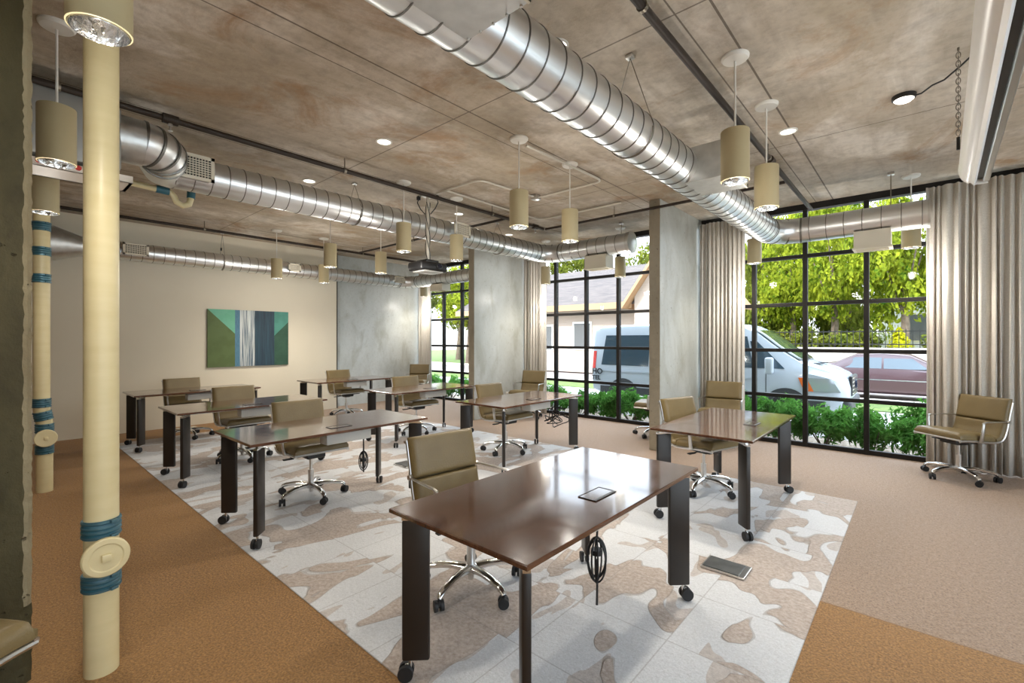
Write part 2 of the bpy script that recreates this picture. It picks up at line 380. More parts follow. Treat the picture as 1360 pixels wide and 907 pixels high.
def curtain(x0, x1, y, nf, amp, lab, z1=3.235, seed=0):
    rnd = random.Random(seed); n = 420; nzz = 10; b = B(); L_ = x1 - x0
    ph = [0]
    for k in range(n): ph.append(ph[-1] + (2 * pi * nf / n) * (1 + .75 * sin(k * .13 + seed) * sin(k * .031 + 2 * seed)))
    vs = []
    for j in range(nzz + 1):
        z = .012 + (z1 - .012) * j / nzz; tt = j / nzz
        for k in range(n + 1):
            u = k / n; a = amp * (1.15 - .45 * tt) * (.55 + .45 * sin(ph[k] * .37 + seed) ** 2)
            yy = y + a * sin(ph[k] + .25 * sin(tt * 2 + seed)) + .02 * sin(ph[k] * .21)
            vs.append((x0 + L_ * u + .012 * sin(ph[k] * .5 + 3 * tt) * (1 - tt), yy, z))
    W = n + 1; fs = [[j * W + k, j * W + k + 1, (j + 1) * W + k + 1, (j + 1) * W + k] for j in range(nzz) for k in range(n)]
    b.v = vs; b.f = fs; b.m = [0] * len(fs)
    o = b.build('curtain', m_curt, ang=180)
    md = o.modifiers.new('thick', 'SOLIDIFY'); md.thickness = .006
    return tag(o, lab, 'curtain', 'floor length curtains at the windows')
curtain(-2.53, -1.9, 7.24, 11, .036, 'gathered oatmeal curtain beside the nearer concrete fin', seed=1)
curtain(.06, 1.75, 7.22, 24, .042, 'wide oatmeal curtain behind the chair with the pale seat', seed=2)
curtain(-6.06, -5.5, 7.24, 10, .036, 'gathered oatmeal curtain beside the farther concrete fin', seed=3)
curtain(-9.55, -9.03, 7.24, 9, .036, 'gathered oatmeal curtain in the far corner by the end wall', seed=4)
# rug
tag(B().b2((-8.5, 1.18, .0), (-.42, 5.22, .004)).build('rug', m_rug, smooth=False), 'large area of grey and beige camouflage patterned carpet tiles under the tables', 'rug')

# ------------------------------------------------------------------ tables
def make_table():
    r = thing('conference_table', '', 'table')
    b = B(); w, l = .385, .76
    prof = [(-.006, .712), (.0, .722), (.0, .736), (-.004, .740)]
    vs = []
    for d, z in [(-.035, .712)] + prof[1:]:
        vs += [(-w - d * 1 if False else -(w + d), -(l + d), z), (w + d, -(l + d), z), (w + d, l + d, z), (-(w + d), l + d, z)]
    fs = [[3, 2, 1, 0], [12, 13, 14, 15]] + [[i * 4 + k, i * 4 + (k + 1) % 4, (i + 1) * 4 + (k + 1) % 4, (i + 1) * 4 + k] for i in range(3) for k in range(4)]
    b.add(vs, fs); b.build('table_top', m_wood, r, smooth=False)
    for sx, sy in ((-1, -1), (1, -1), (1, 1), (-1, 1)):
        x, y = sx * .345, sy * .715; a = atan2(-sy, -sx); T = Matrix.Translation(V((x, y, 0))) @ Matrix.Rotation(a, 4, 'Z')
        lg = B(); lg.box((.055, 0, .387), (.118, .034, .605), bev=.009, M=T); leg = lg.build('leg', m_leg, r)
        br = B(); br.box((.07, 0, .7005), (.10, .018, .021), M=T); br.box((.02, 0, .694), (.05, .028, .012), M=T); br.build('bracket', m_chrome, leg, label='chrome bracket')
        c = B(); c.cyl(T @ V((.03, 0, .085)), T @ V((.03, 0, .06)), .008)
        c.box((.022, 0, .055), (.03, .012, .022), bev=.004, M=T); cs = c.build('caster', m_chrome, leg, label='small chrome caster')
        wl = B()
        for s in (-1, 1): wl.tube([T @ V((.012, s * .008, .033)), T @ V((.012, s * .026, .033))], .033, 18)
        wl.build('wheel', m_rubber, cs) if False else wl.build('wheel', m_rubber, leg, label='black twin wheel')
    b = B(); b.box((.19, .05, .655), (.13, .40, .085), bev=.008); b.build('cable_box', m_tray, r, label='pale grey cable box under the hatch')
    b = B(); b.box((0, 0, .7), (.05, 1.2, .022)); b.build('stretcher', m_leg, r, smooth=False)
    b = B(); cx, cy, z = .195, -.015, .7412
    for a, c in (((cx - .048, cy - .092, z), (cx + .048, cy - .088, z + .003)), ((cx - .048, cy + .088, z), (cx + .048, cy + .092, z + .003)), ((cx - .048, cy - .092, z), (cx - .044, cy + .092, z + .003)), ((cx + .034, cy - .092, z), (cx + .048, cy + .092, z + .003))): b.b2(a, c)
    h = b.build('power_hatch', m_black, r, smooth=False); B().b2((cx - .044, cy - .088, z - .0005), (cx + .034, cy + .088, z + .0015)).build('lid', m_wood, h, smooth=False)
    return r
TB = make_table()
tables = [(-1.325, 1.9, 'nearest dark wooden table, with a cable coil hanging below it'),
 (-1.275, 4.36, 'dark wooden table nearest the window that shows the front of the van'),
 (-3.82, 1.95, 'dark wooden table in the front line, second from the camera'),
 (-5.8, 1.98, 'dark wooden table in the front line, third from the camera'),
 (-7.93, 2.0, 'dark wooden table by the cream wall, under the green painting'),
 (-3.71, 4.4, 'dark wooden table in the window line with a tangle of cables beneath'),
 (-5.65, 4.36, 'dark wooden table in the window line, third from the camera'),
 (-7.93, 4.4, 'dark wooden table before the grey concrete end panel')]
for i, (x, y, lab) in enumerate(tables):
    if i == 0: TB.location = (x, y, 0); TB['label'] = lab; TB['group'] = 'wheeled conference tables'
    else: dup(TB, (x, y, 0), 0, lab)
for k, o in enumerate([o for o in SC.objects if o.name.startswith('conference_table')]): o.location.z = .0065

# ------------------------------------------------------------------ chairs (facing +Y locally)
PROF = [(.262, .455), (.20, .457), (.08, .452), (-.05, .437), (-.14, .432), (-.20, .445), (-.235, .485), (-.255, .55), (-.275, .64), (-.30, .75), (-.33, .862)]
def prof_at(s):
    d = [0]
    for a, c in zip(PROF[:-1], PROF[1:]): d.append(d[-1] + sqrt((a[0] - c[0]) ** 2 + (a[1] - c[1]) ** 2))
    q = s * d[-1]
    for i in range(len(PROF) - 1):
        if q <= d[i + 1] or i == len(PROF) - 2:
            f = (q - d[i]) / (d[i + 1] - d[i]); a, c = PROF[i], PROF[i + 1]
            p = V((0, a[0] + (c[0] - a[0]) * f, a[1] + (c[1] - a[1]) * f)); t = V((0, c[0] - a[0], c[1] - a[1])).normalized()
            return p, V((0, t.z, -t.y))   # normal: inwards/up
def pad(b, s0, s1, hw, th, off=.004, nu=14, nv=16, mi=0):
    top = []; bot = []
    for j in range(nv + 1):
        v = 2 * j / nv - 1; v = (abs(v) ** .55) * (1 if v > 0 else -1) if v else 0; s = s0 + (s1 - s0) * (v + 1) / 2
        p, n = prof_at(s)
        # smoothed normal
        n = (prof_at(max(0, s - .03))[1] + n + prof_at(min(1, s + .03))[1]).normalized()
        for i in range(nu + 1):
            u = 2 * i / nu - 1; u = (abs(u) ** .55) * (1 if u > 0 else -1) if u else 0
            h = th * (1 - abs(u) ** 16) ** .5 * (1 - abs(v) ** 16) ** .5
            x = hw * u
            top.append(p + n * (off + th * .45 + h * .55) + V((x, 0, 0))) if abs(u) < 1 and abs(v) < 1 else top.append(p + n * (off + th * .45) + V((x, 0, 0)))
            bot.append(p + n * off + V((x, 0, 0)))
    W = nu + 1; n0 = len(top); fs = []
    for j in range(nv):
        for i in range(nu):
            a = j * W + i; fs.append([a, a + W, a + W + 1, a + 1]); a += n0; fs.append([a, a + 1, a + W + 1, a + W])
    for i in range(nu):
        fs.append([i, i + 1, n0 + i + 1, n0 + i]); a = nv * W + i; fs.append([a + 1, a, n0 + a, n0 + a + 1])
    for j in range(nv):
        a = j * W; fs.append([a + W, a, n0 + a, n0 + a + W]); a = j * W + nu; fs.append([a, a + W, n0 + a + W, n0 + a])
    b.add(top + bot, fs, mi)
def make_chair():
    r = thing('office_chair', '', 'chair')
    b = B(); pad(b, .0, .44, .24, .070); st = b.build('seat', m_leather, r, ang=50)
    b = B(); pad(b, .455, .725, .24, .045); pad(b, .73, 1.0, .24, .048); bk = b.build('backrest', m_leather, r, ang=60)
    b = B()   # sling behind pads
    vs = []
    for j in range(25):
        p, n = prof_at(j / 24)
        for x in (-.232, .232): vs += [p + V((x, 0, 0)) + n * .002, p + V((x, 0, 0)) - n * .004]
    fs = []
    for j in range(24):
        a = j * 4; fs += [[a, a + 2, a + 6, a + 4], [a + 1, a + 5, a + 7, a + 3], [a, a + 4, a + 5, a + 1], [a + 2, a + 3, a + 7, a + 6]]
    b.add(vs, fs); b.build('sling', m_leatherB, r, ang=60)
    for s in (-1, 1):
        b = B(); pts = [prof_at(k / 30 * .985)[0] - prof_at(k / 30 * .985)[1] * .010 + V((s * .236, 0, 0)) for k in range(31)]; b.tube(pts, .010, 8, flat=1.2); b.build('side_frame', m_alu, r)
        b = B()
        b.tube([(s * .25, .045, .435), (s * .268, .05, .50), (s * .276, .045, .585), (s * .276, .04, .63)], [.021, .019, .017, .015], 10, flat=.6)
        b.tube([(s * .275, .05, .628), (s * .275, .02, .640), (s * .272, -.10, .640), (s * .26, -.22, .638), (s * .245, -.272, .635)], [.013, .010, .009, .009, .011], 8, flat=.75)
        b.tube([(s * .235, -.272, .635), (s * .262, -.272, .635)], .016, 12)
        b.build('armrest', m_alu, r)
    b = B(); q = prof_at(.975)[0] - prof_at(.975)[1] * .012; b.tube([q + V((-.252, 0, 0)), q + V((.252, 0, 0))], .010, 10); b.build('top_rail', m_alu, r); b = B(); b.tube([prof_at(.005)[0] + V((-.243, 0, 0)), prof_at(.005)[0] + V((.243, 0, 0))], .010, 8); b.build('front_rail', m_alu, r)
    b = B(); b.box((0, .0, .398), (.17, .26, .045), bev=.012); b.box((0, -.0, .375), (.10, .13, .03), bev=.01); b.box((0, .10, .418), (.44, .03, .012), bev=.004); b.box((0, -.10, .414), (.44, .03, .012), bev=.004)
    me = b.build('tilt_mechanism', m_black, r)
    b = B(); b.tube([(.08, .02, .39), (.17, .02, .387)], .006, 6); b.box((.21, .02, .386), (.09, .035, .012), bev=.004); b.build('lever', m_black, me)
    b = B(); b.cyl((0, 0, .24), (0, 0, .385), .014, 14); b.cyl((0, 0, .12), (0, 0, .255), .026, 18); b.build('gas_column', m_alu, r)
    b = B(); b.lathe([(.001, .045), (.018, .045), (.02, .075), (.036, .082), (.042, .105), (.036, .128), (.026, .135), (.001, .136)], 20)
    A = []
    for k in range(5):
        a = 2 * pi * k / 5 + .3; c, s_ = cos(a), sin(a); A.append(a)
        q = [(.03, .112), (.10, .117), (.18, .112), (.25, .098), (.285, .085), (.30, .068)]
        b.tube([(x * c, x * s_, z) for x, z in q], [.029, .026, .0235, .0215, .020, .015], 10, flat=.8)
    b.build('star_base', m_chrome, r)
    for a in A:
        c, s_ = cos(a), sin(a); R = Matrix.Translation(V((.30 * c, .30 * s_, 0))) @ Matrix.Rotation(a + .9, 4, 'Z')
        b = B()
        for y in (-.017, .017): b.tube([R @ V((-.004, y - .009, .030)), R @ V((-.004, y + .009, .030))], [.030, .030], 18)
        b.box((0, 0, .042), (.042, .016, .03), bev=.006, M=R); b.cyl(R @ V((0, 0, .045)), R @ V((0, 0, .072)), .006, 8)
        b.build('caster', m_rubber, r)
    return r
CH = make_chair()
def face(dx, dy): return atan2(dy, dx) - pi / 2
chairs = [
 (-2.0, 1.9, face(1, -.1), .0065, 'tan leather swivel chair at the nearest table'),
 (-4.27, 2.0, face(1, -.05), .0065, 'tan swivel chair at the second table of the front line'),
 (-6.27, 2.08, face(1, 0), .0065, 'tan swivel chair at the third table of the front line'),
 (-8.25, 2.0, face(1, .05), .0065, 'tan swivel chair at the table under the green painting'),
 (-1.58, 4.62, face(1, -.3), .0065, 'pale lit tan swivel chair at the table by the van window'),
 (-4.08, 4.5, face(1, 0), .0065, 'tan swivel chair at the table with tangled cables'),
 (-5.97, 4.48, face(1, -.05), .0065, 'tan swivel chair at the third table of the window line'),
 (-8.27, 4.56, face(1, .0), .0065, 'tan swivel chair at the table before the concrete end panel'),
 (-2.08, 6.72, face(.12, -1), 0, 'tan swivel chair against the curtain beside the nearer fin'),
 (-5.56, 6.72, face(.2, -1), 0, 'tan swivel chair against the curtain beside the farther fin'),
 (-8.98, 6.75, face(.8, -1), 0, 'tan swivel chair in the far corner by the curtain'),
 (.31, 6.80, face(-.75, -.8), 0, 'lone tan swivel chair with a pale shiny seat before the wide curtain'),
 (-3.04, 6.75, face(-1, -.25), 0, 'swivel chair half hidden behind the nearer concrete fin'),
 (-2.29, -.24, face(-.57, .82), 0, 'swivel chair cut by the frame, only a seat corner showing by the pier')]
for i, (x, y, a, z, lab) in enumerate(chairs):
    if i == 0: CH.location = (x, y, z); CH.rotation_euler.z = a; CH['label'] = lab; CH['group'] = 'tan leather swivel chairs'
    else: dup(CH, (x, y, z), a, lab)

# ------------------------------------------------------------------ pendants
def make_pendant():
    r = thing('pendant_lamp', '', 'lamp')
    B().lathe([(.0005, 0), (.085, 0), (.085, -.012), (.075, -.024), (.02, -.03), (.0005, -.03)], 28).build('canopy', m_white, r)
    B().cyl((0, 0, -.03), (0, 0, -.49), .0065, 8).build('rod', m_white, r)
    B().lathe([(.0005, -.488), (.05, -.488), (.086, -.490), (.0875, -.496), (.0875, -.818), (.083, -.82), (.0825, -.80)], 36).build('shade', m_pend, r)
    rf = B().lathe([(.0822, -.802), (.080, -.819), (.079, -.825), (.076, -.80), (.05, -.70), (.034, -.66), (.0005, -.655)], 36).build('reflector', m_chromed, r)
    B().lathe([(.0005, -.735), (.018, -.73), (.026, -.71), (.022, -.68), (.012, -.662)], 16).build('bulb', m_bulb, rf, label='frosted bulb')
    return r
PD = make_pendant()
pend = []
for x, n in ((-.91, 'nearest the screen'), (-2.78, 'second line from the screen'), (-4.57, 'beside the projector'), (-6.34, 'one line beyond the projector'), (-8.2, 'nearest the painting')):
    pend += [(x, 3.25, 'cream cylinder pendant %s, front one of its pair' % n), (x, 4.08, 'cream cylinder pendant %s, back one of its pair' % n)]
pend += [(-.072, 6.92, 'cream cylinder pendant behind the branch duct, next to the wide curtain'), (-1.69, 6.92, 'cream cylinder pendant at the curtain beside the main duct elbow'),
 (-3.73, 6.95, 'cream cylinder pendant before the window with the van rear'), (-5.28, 6.95, 'cream cylinder pendant beside the farther fin curtain'), (-8.97, 6.96, 'cream cylinder pendant in the far corner before the curtain'),
 (-3.82, .27, 'cream cylinder pendant on a long rod left of the big cream pipe'), (-5.37, .31, 'cream cylinder pendant above the farther standing pipe'), (-2.07, .25, 'cream cylinder pendant cut by the top edge over the big cream pipe')]
for i, (x, y, lab) in enumerate(pend):
    if i == 0: PD.location = (x, y, CZ); PD['label'] = lab; PD['group'] = 'cream cylinder pendants'
    else: dup(PD, (x, y, CZ), 0, lab)

# ------------------------------------------------------------------ ducts
def frame(o, d):
    d = V(d).normalized(); q = d.to_track_quat('Z', 'Y'); return Matrix.Translation(V(o)) @ q.to_matrix().to_4x4()
def run(a, b, r, pitch=.138, n=40, ph=0):
    a, b = V(a), V(b); L = (b - a).length; bd = B(); prof = [(r, 0)]; mis = []
    s = pitch * .6 + ph
    while s < L - .03:
        prof += [(r, s - .0042), (r + .0045, s - .0025), (r + .0045, s + .0025), (r, s + .0042)]; mis += [0, 1, 1, 1]; s += pitch
    prof.append((r, L)); mis.append(0)
    bd.lathe(prof, n, frame(a, b - a), mis=mis); return bd
def elbow(p0, c, p1, r, n=5):
    # gored bend from p0 to p1 round centre c
    p0, c, p1 = V(p0), V(c), V(p1); a, b_ = p0 - c, p1 - c; pts = []
    for k in range(n * 2 + 1):
        t = k / (n * 2) * pi / 2; pts.append(c + a * cos(t) + b_ * sin(t))
    bd = B(); bd.tube([pts[0]] + [pts[k] for k in range(1, len(pts), 2)] + [pts[-1]], r, 36, up=(0, 0, 1))
    for k in range(0, len(pts), 2):
        tg = ((pts[min(k + 1, len(pts) - 1)]) - pts[max(k - 1, 0)]).normalized()
        bd.lathe([(r * .99, -.012), (r + .006, -.009), (r + .006, .009), (r * .99, .012)], 36, frame(pts[k], tg), mi=1)
    return bd
def grille(o, lo, hi, ax, parent, bars=(7, 9), nm='register'):
    """register plate on a plane: ax 'x' faces +X at x=lo[0], 'y' faces -Y"""
    b = B(); x0, y0, z0 = lo; x1, y1, z1 = hi; fr = .028
    if ax == 'x':
        for a, c in (((x0, y0, z0), (x1, y1, z0 + fr)), ((x0, y0, z1 - fr), (x1, y1, z1)), ((x0, y0, z0), (x1, y0 + fr, z1)), ((x0, y1 - fr, z0), (x1, y1, z1))): b.b2(a, c)
        p = b.build(nm, m_grille, parent, smooth=False)
        s = B()
        for k in range(bars[0]): z = z0 + fr + (z1 - z0 - 2 * fr) * (k + 1) / (bars[0] + 1); s.b2((x0 + .003, y0 + fr, z - .004), (x1 - .003, y1 - fr, z + .004))
        for k in range(bars[1]): y = y0 + fr + (y1 - y0 - 2 * fr) * (k + 1) / (bars[1] + 1); s.b2((x0 + .004, y - .003, z0 + fr), (x1 - .004, y + .003, z1 - fr))
        s.build('grille', m_grille, p, smooth=False); B().b2((x0 - .004, y0 + .01, z0 + .01), (x0 + .002, y1 - .01, z1 - .01)).build('backing', m_void, p, smooth=False)
    else:
        for a, c in (((x0, y0, z0), (x1, y1, z0 + fr)), ((x0, y0, z1 - fr), (x1, y1, z1)), ((x0, y0, z0), (x0 + fr, y1, z1)), ((x1 - fr, y0, z0), (x1, y1, z1))): b.b2(a, c)
        p = b.build(nm, m_grille, parent, smooth=False)
        s = B()
        for k in range(bars[0]): z = z0 + fr + (z1 - z0 - 2 * fr) * (k + 1) / (bars[0] + 1); s.b2((x0 + fr, y0 + .003, z - .009), (x1 - fr, y1 - .003, z + .009))
        s.build('grille', m_grille, p, smooth=False); B().b2((x0 + .01, y1 - .002, z0 + .01), (x1 - .01, y1 + .004, z1 - .01)).build('backing', m_void, p, smooth=False)
    return p
DM = [m_duct, m_seam]
# main duct
d1 = thing('air_duct', 'large shiny round steel duct running overhead to the van window, with a branch', 'duct', (-1.42, 3, 2.82))
def pt(b, name, mat, par, **k):
    """build a part whose mesh is in world coordinates under a placed Empty"""
    o = b.build(name, mat, par, **k)
    L = par.location; q = par
    off = V((0, 0, 0))
    while q: off += q.location; q = q.parent
    for v in o.data.vertices: v.co -= off
    return o
r1 = .15; z1 = 2.82
pt(run((-1.42, -2.8, z1), (-1.42, 6.33, z1), r1), 'duct_run', DM, d1)
pt(elbow((-1.42, 6.33, z1), (-1.10, 6.33, z1), (-1.42 + .32, 6.65, z1), r1, 3), 'elbow', DM, d1)
pt(run((-1.10, 6.65, z1), (.085, 6.65, z1), r1, .17), 'branch_run', DM, d1)
pt(B().lathe([(r1 + .006, -.02), (r1 + .006, .0), (.001, .004)], 36, frame((.085, 6.65, z1), (1, 0, 0))), 'end_cap', m_sheet, d1)
for y0, y1_, x1_ in ((.86, 1.27, -1.05), (3.58, 3.97, -1.03)):
    bx = B(); bx.b2((-1.40, y0, 2.685), (x1_, y1_, 2.95), bev=.003); bx.b2((-1.42, y0 - .012, 2.678), (x1_ + .002, y1_ + .012, 2.683)); 
    for k in range(5): bx.cyl((-1.36 + k * .07, y1_ + .006, 2.672), (-1.36 + k * .07, y1_ + .006, 2.679), .006, 8)
    p = pt(bx, 'takeoff_box', m_sheet, d1, smooth=False)
    b = B(); 
    for a, c in (((x1_, y0 - .01, 2.67), (x1_ + .012, y1_ + .01, 2.70)), ((x1_, y0 - .01, 2.93), (x1_ + .012, y1_ + .01, 2.96)), ((x1_, y0 - .01, 2.67), (x1_ + .012, y0 + .02, 2.96)), ((x1_, y1_ - .02, 2.67), (x1_ + .012, y1_ + .01, 2.96))): b.b2(a, c)
    for k in range(8): b.b2((x1_, y0, 2.71 + k * .028), (x1_ + .008, y1_, 2.716 + k * .028))
    o = b.build('register', m_grille, p, smooth=False)
    for v in o.data.vertices: v.co -= d1.location
def hang_box(par, x0, x1_, y, za, zb, ztop):
    p = pt(B().b2((x0, y, za), (x1_, y + .24, zb), bev=.004), 'register_box', m_grille, par, smooth=False)
    b = B(); b.b2((x0 - .012, y - .012, za - .008), (x1_ + .012, y + .25, za + .012)); 
    for k in range(6): b.b2((x0 + .02, y + .02 + k * .035, za - .014), (x1_ - .02, y + .026 + k * .035, za - .006))
    o = b.build('register', m_grille, p, smooth=False)
    for v in o.data.vertices: v.co -= par.location
    return p
hang_box(d1, -.565, -.235, 6.53, 2.50, 2.70, 2.8)
# second duct
d2 = thing('air_duct.001', 'round steel duct with two cream registers running past the projector to the farther fin', 'duct', (-5.03, 3, 2.99))
r2 = .155; z2 = 2.99
pt(run((-5.03, 1.02, z2), (-5.03, 6.33, z2), r2), 'duct_run', DM, d2)
pt(elbow((-5.03, 6.33, z2), (-4.71, 6.33, z2), (-4.71, 6.65, z2), r2, 3), 'elbow', DM, d2)
pt(run((-4.71, 6.65, z2), (-3.36, 6.65, z2), r2, .17), 'branch_run', DM, d2)
pt(B().lathe([(r2 + .012, -.06), (r2 + .012, .0), (.12, .02), (.001, .022)], 36, frame((-3.36, 6.65, z2), (1, 0, 0))), 'end_cap', m_sheet, d2)
pt(elbow((-4.62, .80, 3.03), (-4.80, .80, 3.02), (-4.80, .98, 3.0), r2 + .012, 4), 'offset_bend', DM, d2)
pt(B().tube([(-4.80, .98, 3.0), (-4.90, .985, 2.995), (-5.0, 1.02, 2.99), (-5.03, 1.09, 2.99)], r2 + .006, 32, up=(0, 0, 1)), 'offset_sleeve', DM, d2)
for y0, y1_, za, zb in ((1.075, 1.36, 2.885, 3.105), (4.24, 4.54, 2.91, 3.10)):
    p = pt(B().b2((-4.98, y0 + .02, za + .02), (-4.80, y1_ - .02, zb - .02)), 'takeoff_box', m_sheet, d2, smooth=False)
    g = grille(None, (-4.80, y0, za), (-4.785, y1_, zb), 'x', d2)
    for o in [g] + [k for k in SC.objects if k.parent == g]:
        for v in o.data.vertices: v.co -= d2.location
hang_box(d2, -4.16, -3.76, 6.53, 2.635, 2.85, 2.9)
# third duct by the cream wall
d3 = thing('air_duct.002', 'round steel duct along the top of the cream wall, turning to the far window', 'duct', (-9.1, 3, 2.82))
r3 = .135; z3 = 2.82
pt(run((-9.1, .95, z3), (-9.1, 6.33, z3), r3), 'duct_run', DM, d3)
pt(elbow((-9.1, 6.33, z3), (-8.78, 6.33, z3), (-8.78, 6.65, z3), r3, 3), 'elbow', DM, d3)
pt(run((-8.78, 6.65, z3), (-6.9, 6.65, z3), r3, .17), 'branch_run', DM, d3)
pt(B().lathe([(r3, 0), (r3 + .005, .05), (r3 + .11, .34), (r3 + .11, .8)], 36, frame((-9.1, .95, z3), (0, -1, 0))), 'reducer', m_sheet, d3)
for y0, y1_, za, zb in ((1.33, 1.64, 2.745, 2.925), (3.74, 3.97, 2.76, 2.91), (6.08, 6.36, 2.76, 2.91)):
    pt(B().b2((-9.05, y0 + .02, za + .02), (-8.90, y1_ - .02, zb - .02)), 'takeoff_box', m_sheet, d3, smooth=False)
    g = grille(None, (-8.90, y0, za), (-8.885, y1_, zb), 'x', d3, (6, 8))
    for o in [g] + [k for k in SC.objects if k.parent == g]:
        for v in o.data.vertices: v.co -= d3.location
hang_box(d3, -8.2, -7.8, 6.54, 2.56, 2.70, 2.75)
# ceiling unit
u = thing('fan_coil_unit', 'grey ceiling air unit over a white drain pan, behind the standing pipes', 'air conditioner', (-4.65, .15, 2.7))
pt(B().b2((-4.80, -.5, 2.72), (-4.44, .66, 3.20), bev=.03), 'housing', m_unit, u)
pt(B().lathe([(r2 + .02, 0), (r2 + .02, .16)], 32, frame((-4.62, .65, 3.02), (0, 1, 0))), 'outlet_collar', m_sheet, u)
b = B(); b.b2((-4.72, -.55, 2.64), (-4.42, .72, 2.652))
for a, c in (((-4.72, -.55, 2.64), (-4.70, .72, 2.69)), ((-4.44, -.55, 2.64), (-4.42, .72, 2.69)), ((-4.72, -.55, 2.64), (-4.42, -.53, 2.69)), ((-4.72, .70, 2.64), (-4.42, .72, 2.69))): b.b2(a, c)
pn = pt(b, 'drain_pan', m_pan, u, smooth=False)
for y in (.225, .42):
    o = B().cyl((-4.42, y, 2.668), (-4.40, y, 2.668), .016, 12).build('plug', m_redcap, pn, label='red plug')
    for v in o.data.vertices: v.co -= u.location
b = B()
for y in (-.3, .5):
    for x in (-4.715, -4.425): b.cyl((x, y, 2.64), (x, y, CZ), .006, 6)
pt(b, 'hanger_rods', m_steelchain, u)
# duct hangers
def hanger(x, y, z, r, lab):
    t = thing('duct_hanger', lab, 'hanger', (x, y, CZ), 0, 'wire duct hangers')
    B().box((0, 0, -.012), (.05, .05, .024), bev=.006).build('anchor', m_alu, t)
    b = B(); b.tube([(0, 0, -.02), (-r - .008, 0, z - CZ + .02)], .003, 6); b.tube([(0, 0, -.02), (r + .008, 0, z - CZ + .02)], .003, 6)
    b.tube([((r + .008) * cos(a), 0, z - CZ - (r + .008) * sin(a)) for a in [pi * k / 16 for k in range(17)]], .005, 6); b.build('wire', m_steelchain, t)
    B().box((-.06, 0, (z - CZ) * .55), (.03, .02, .05), bev=.004).build('clamp', m_dark, t)
hanger(-1.42, 2.78, z1, r1, 'thin wire hanger looped under the middle of the large shiny duct')
hanger(-5.03, 2.88, z2, r2, 'thin wire hanger looped under the middle of the duct beside the projector')
hanger(-5.03, 5.35, z2, r2, 'thin wire hanger looped under the duct just before the farther fin')
hanger(-9.1, 2.7, z3, r3, 'thin wire hanger looped under the duct on the cream wall')
def vhanger(x, y, z, lab):
    t = thing('duct_rod', lab, 'hanger', (x, y, CZ), 0, 'rods holding the branch ducts')
    B().cyl((0, 0, 0), (0, 0, z - CZ), .005, 6).build('rod', m_steelchain, t); B().box((0, 0, -.015), (.06, .06, .03), bev=.005).build('anchor', m_alu, t)
vhanger(-.24, 6.65, z1 + r1, 'thin rod holding the branch duct before the van front window')
vhanger(-3.55, 6.65, z2 + r2, 'thin rod holding the branch duct before the van rear window')

# ------------------------------------------------------------------ sprinkler pipes and conduits
def sprk(name, pts, heads, clips, lab, r=.024, z=3.2):
    t = thing(name, lab, 'pipe', (pts[0][0], pts[0][1], z)); o = V(t.location)
    b = B(); b.tube([V((*p, z)) - o for p in pts], r, 12); 
    b.build('pipe', m_pipe, t)
    for x, y in heads:
        h = B(); c = V((x, y, z)) - o; h.tube([c + V((0, 0, -.01)), c + V((0, 0, -.05)), c + V((0, 0, -.055)), c + V((0, 0, -.085))], [.016, .016, .008, .008], 10); h.lathe([(.001, -.092), (.016, -.09), (.016, -.086), (.001, -.084)], 12, Matrix.Translation(c)); h.build('sprinkler_head', m_alu, t)
        f = B(); d = V((0, 1, 0)) if abs(pts[0][0] - pts[1][0]) < .01 else V((1, 0, 0)); f.tube([c - d * .05, c + d * .05], r + .014, 12); f.build('fitting', m_pipe, t)
    for x, y in clips:
        h = B(); c = V((x, y, z)) - o; h.cyl(c + V((0, 0, r)), c + V((0, 0, CZ - z - .0005)), .006, 6); d = V((0, 1, 0)) if abs(pts[0][0] - pts[1][0]) < .01 else V((1, 0, 0)); h.tube([c - d * .012, c + d * .012], r + .006, 12); h.build('pipe_clip', m_steelchain, t)
    return t
sprk('sprinkler_pipe', [(-1.08, -2.5), (-1.08, 7.2)], [(-1.08, 5.0)], [(-1.08, 2.25), (-1.08, 4.9), (-1.08, .5)], 'dark sprinkler pipe overhead, alongside the large shiny duct', .024)
sprk('sprinkler_pipe.001', [(-4.42, -1.5), (-4.42, 5.75)], [(-4.42, .95), (-4.42, 5.55)], [(-4.42, .32), (-4.42, 2.42), (-4.42, 4.6)], 'dark sprinkler pipe overhead, passing in front of the projector pole', .024)
sprk('sprinkler_pipe.002', [(-8.42, -1.5), (-8.42, 6.6)], [(-8.42, 1.15)], [(-8.42, 2.25), (-8.42, 5.0)], 'dark sprinkler pipe overhead, nearest the cream wall', .022)
sprk('sprinkler_pipe.003', [(-4.40, 5.79), (-1.11, 5.79)], [], [(-3.2, 5.79)], 'dark cross pipe overhead between the two nearer sprinkler pipes', .018)
sprk('sprinkler_pipe.004', [(-8.40, 4.9), (-4.45, 4.9)], [], [(-6.6, 4.9)], 'dark cross pipe overhead, passing over the far pendants', .018)
def conduit(name, pts, lab, boxes=()):
    t = thing(name, lab, 'conduit', (*pts[0], 3.30)); o = V(t.location); out = []
    for i, p in enumerate(pts):   # round the corners
        if 0 < i < len(pts) - 1:
            a, q, c = V((*pts[i - 1], 0)), V((*p, 0)), V((*pts[i + 1], 0)); d0 = (a - q).normalized() * .12; d1_ = (c - q).normalized() * .12
            for k in range(6): u_ = k / 5; out.append(q + d0 * (1 - u_) ** 2 + d1_ * u_ ** 2)
        else: out.append(V((*p, 0)))
    B().tube([V((p.x - o.x, p.y - o.y, 0)) for p in out], .012, 8).build('conduit_run', m_conduit, t)
    for x, y in boxes: B().box((x - o.x, y - o.y, -.005), (.1, .1, .06), bev=.006).build('junction_box', m_alu, t)
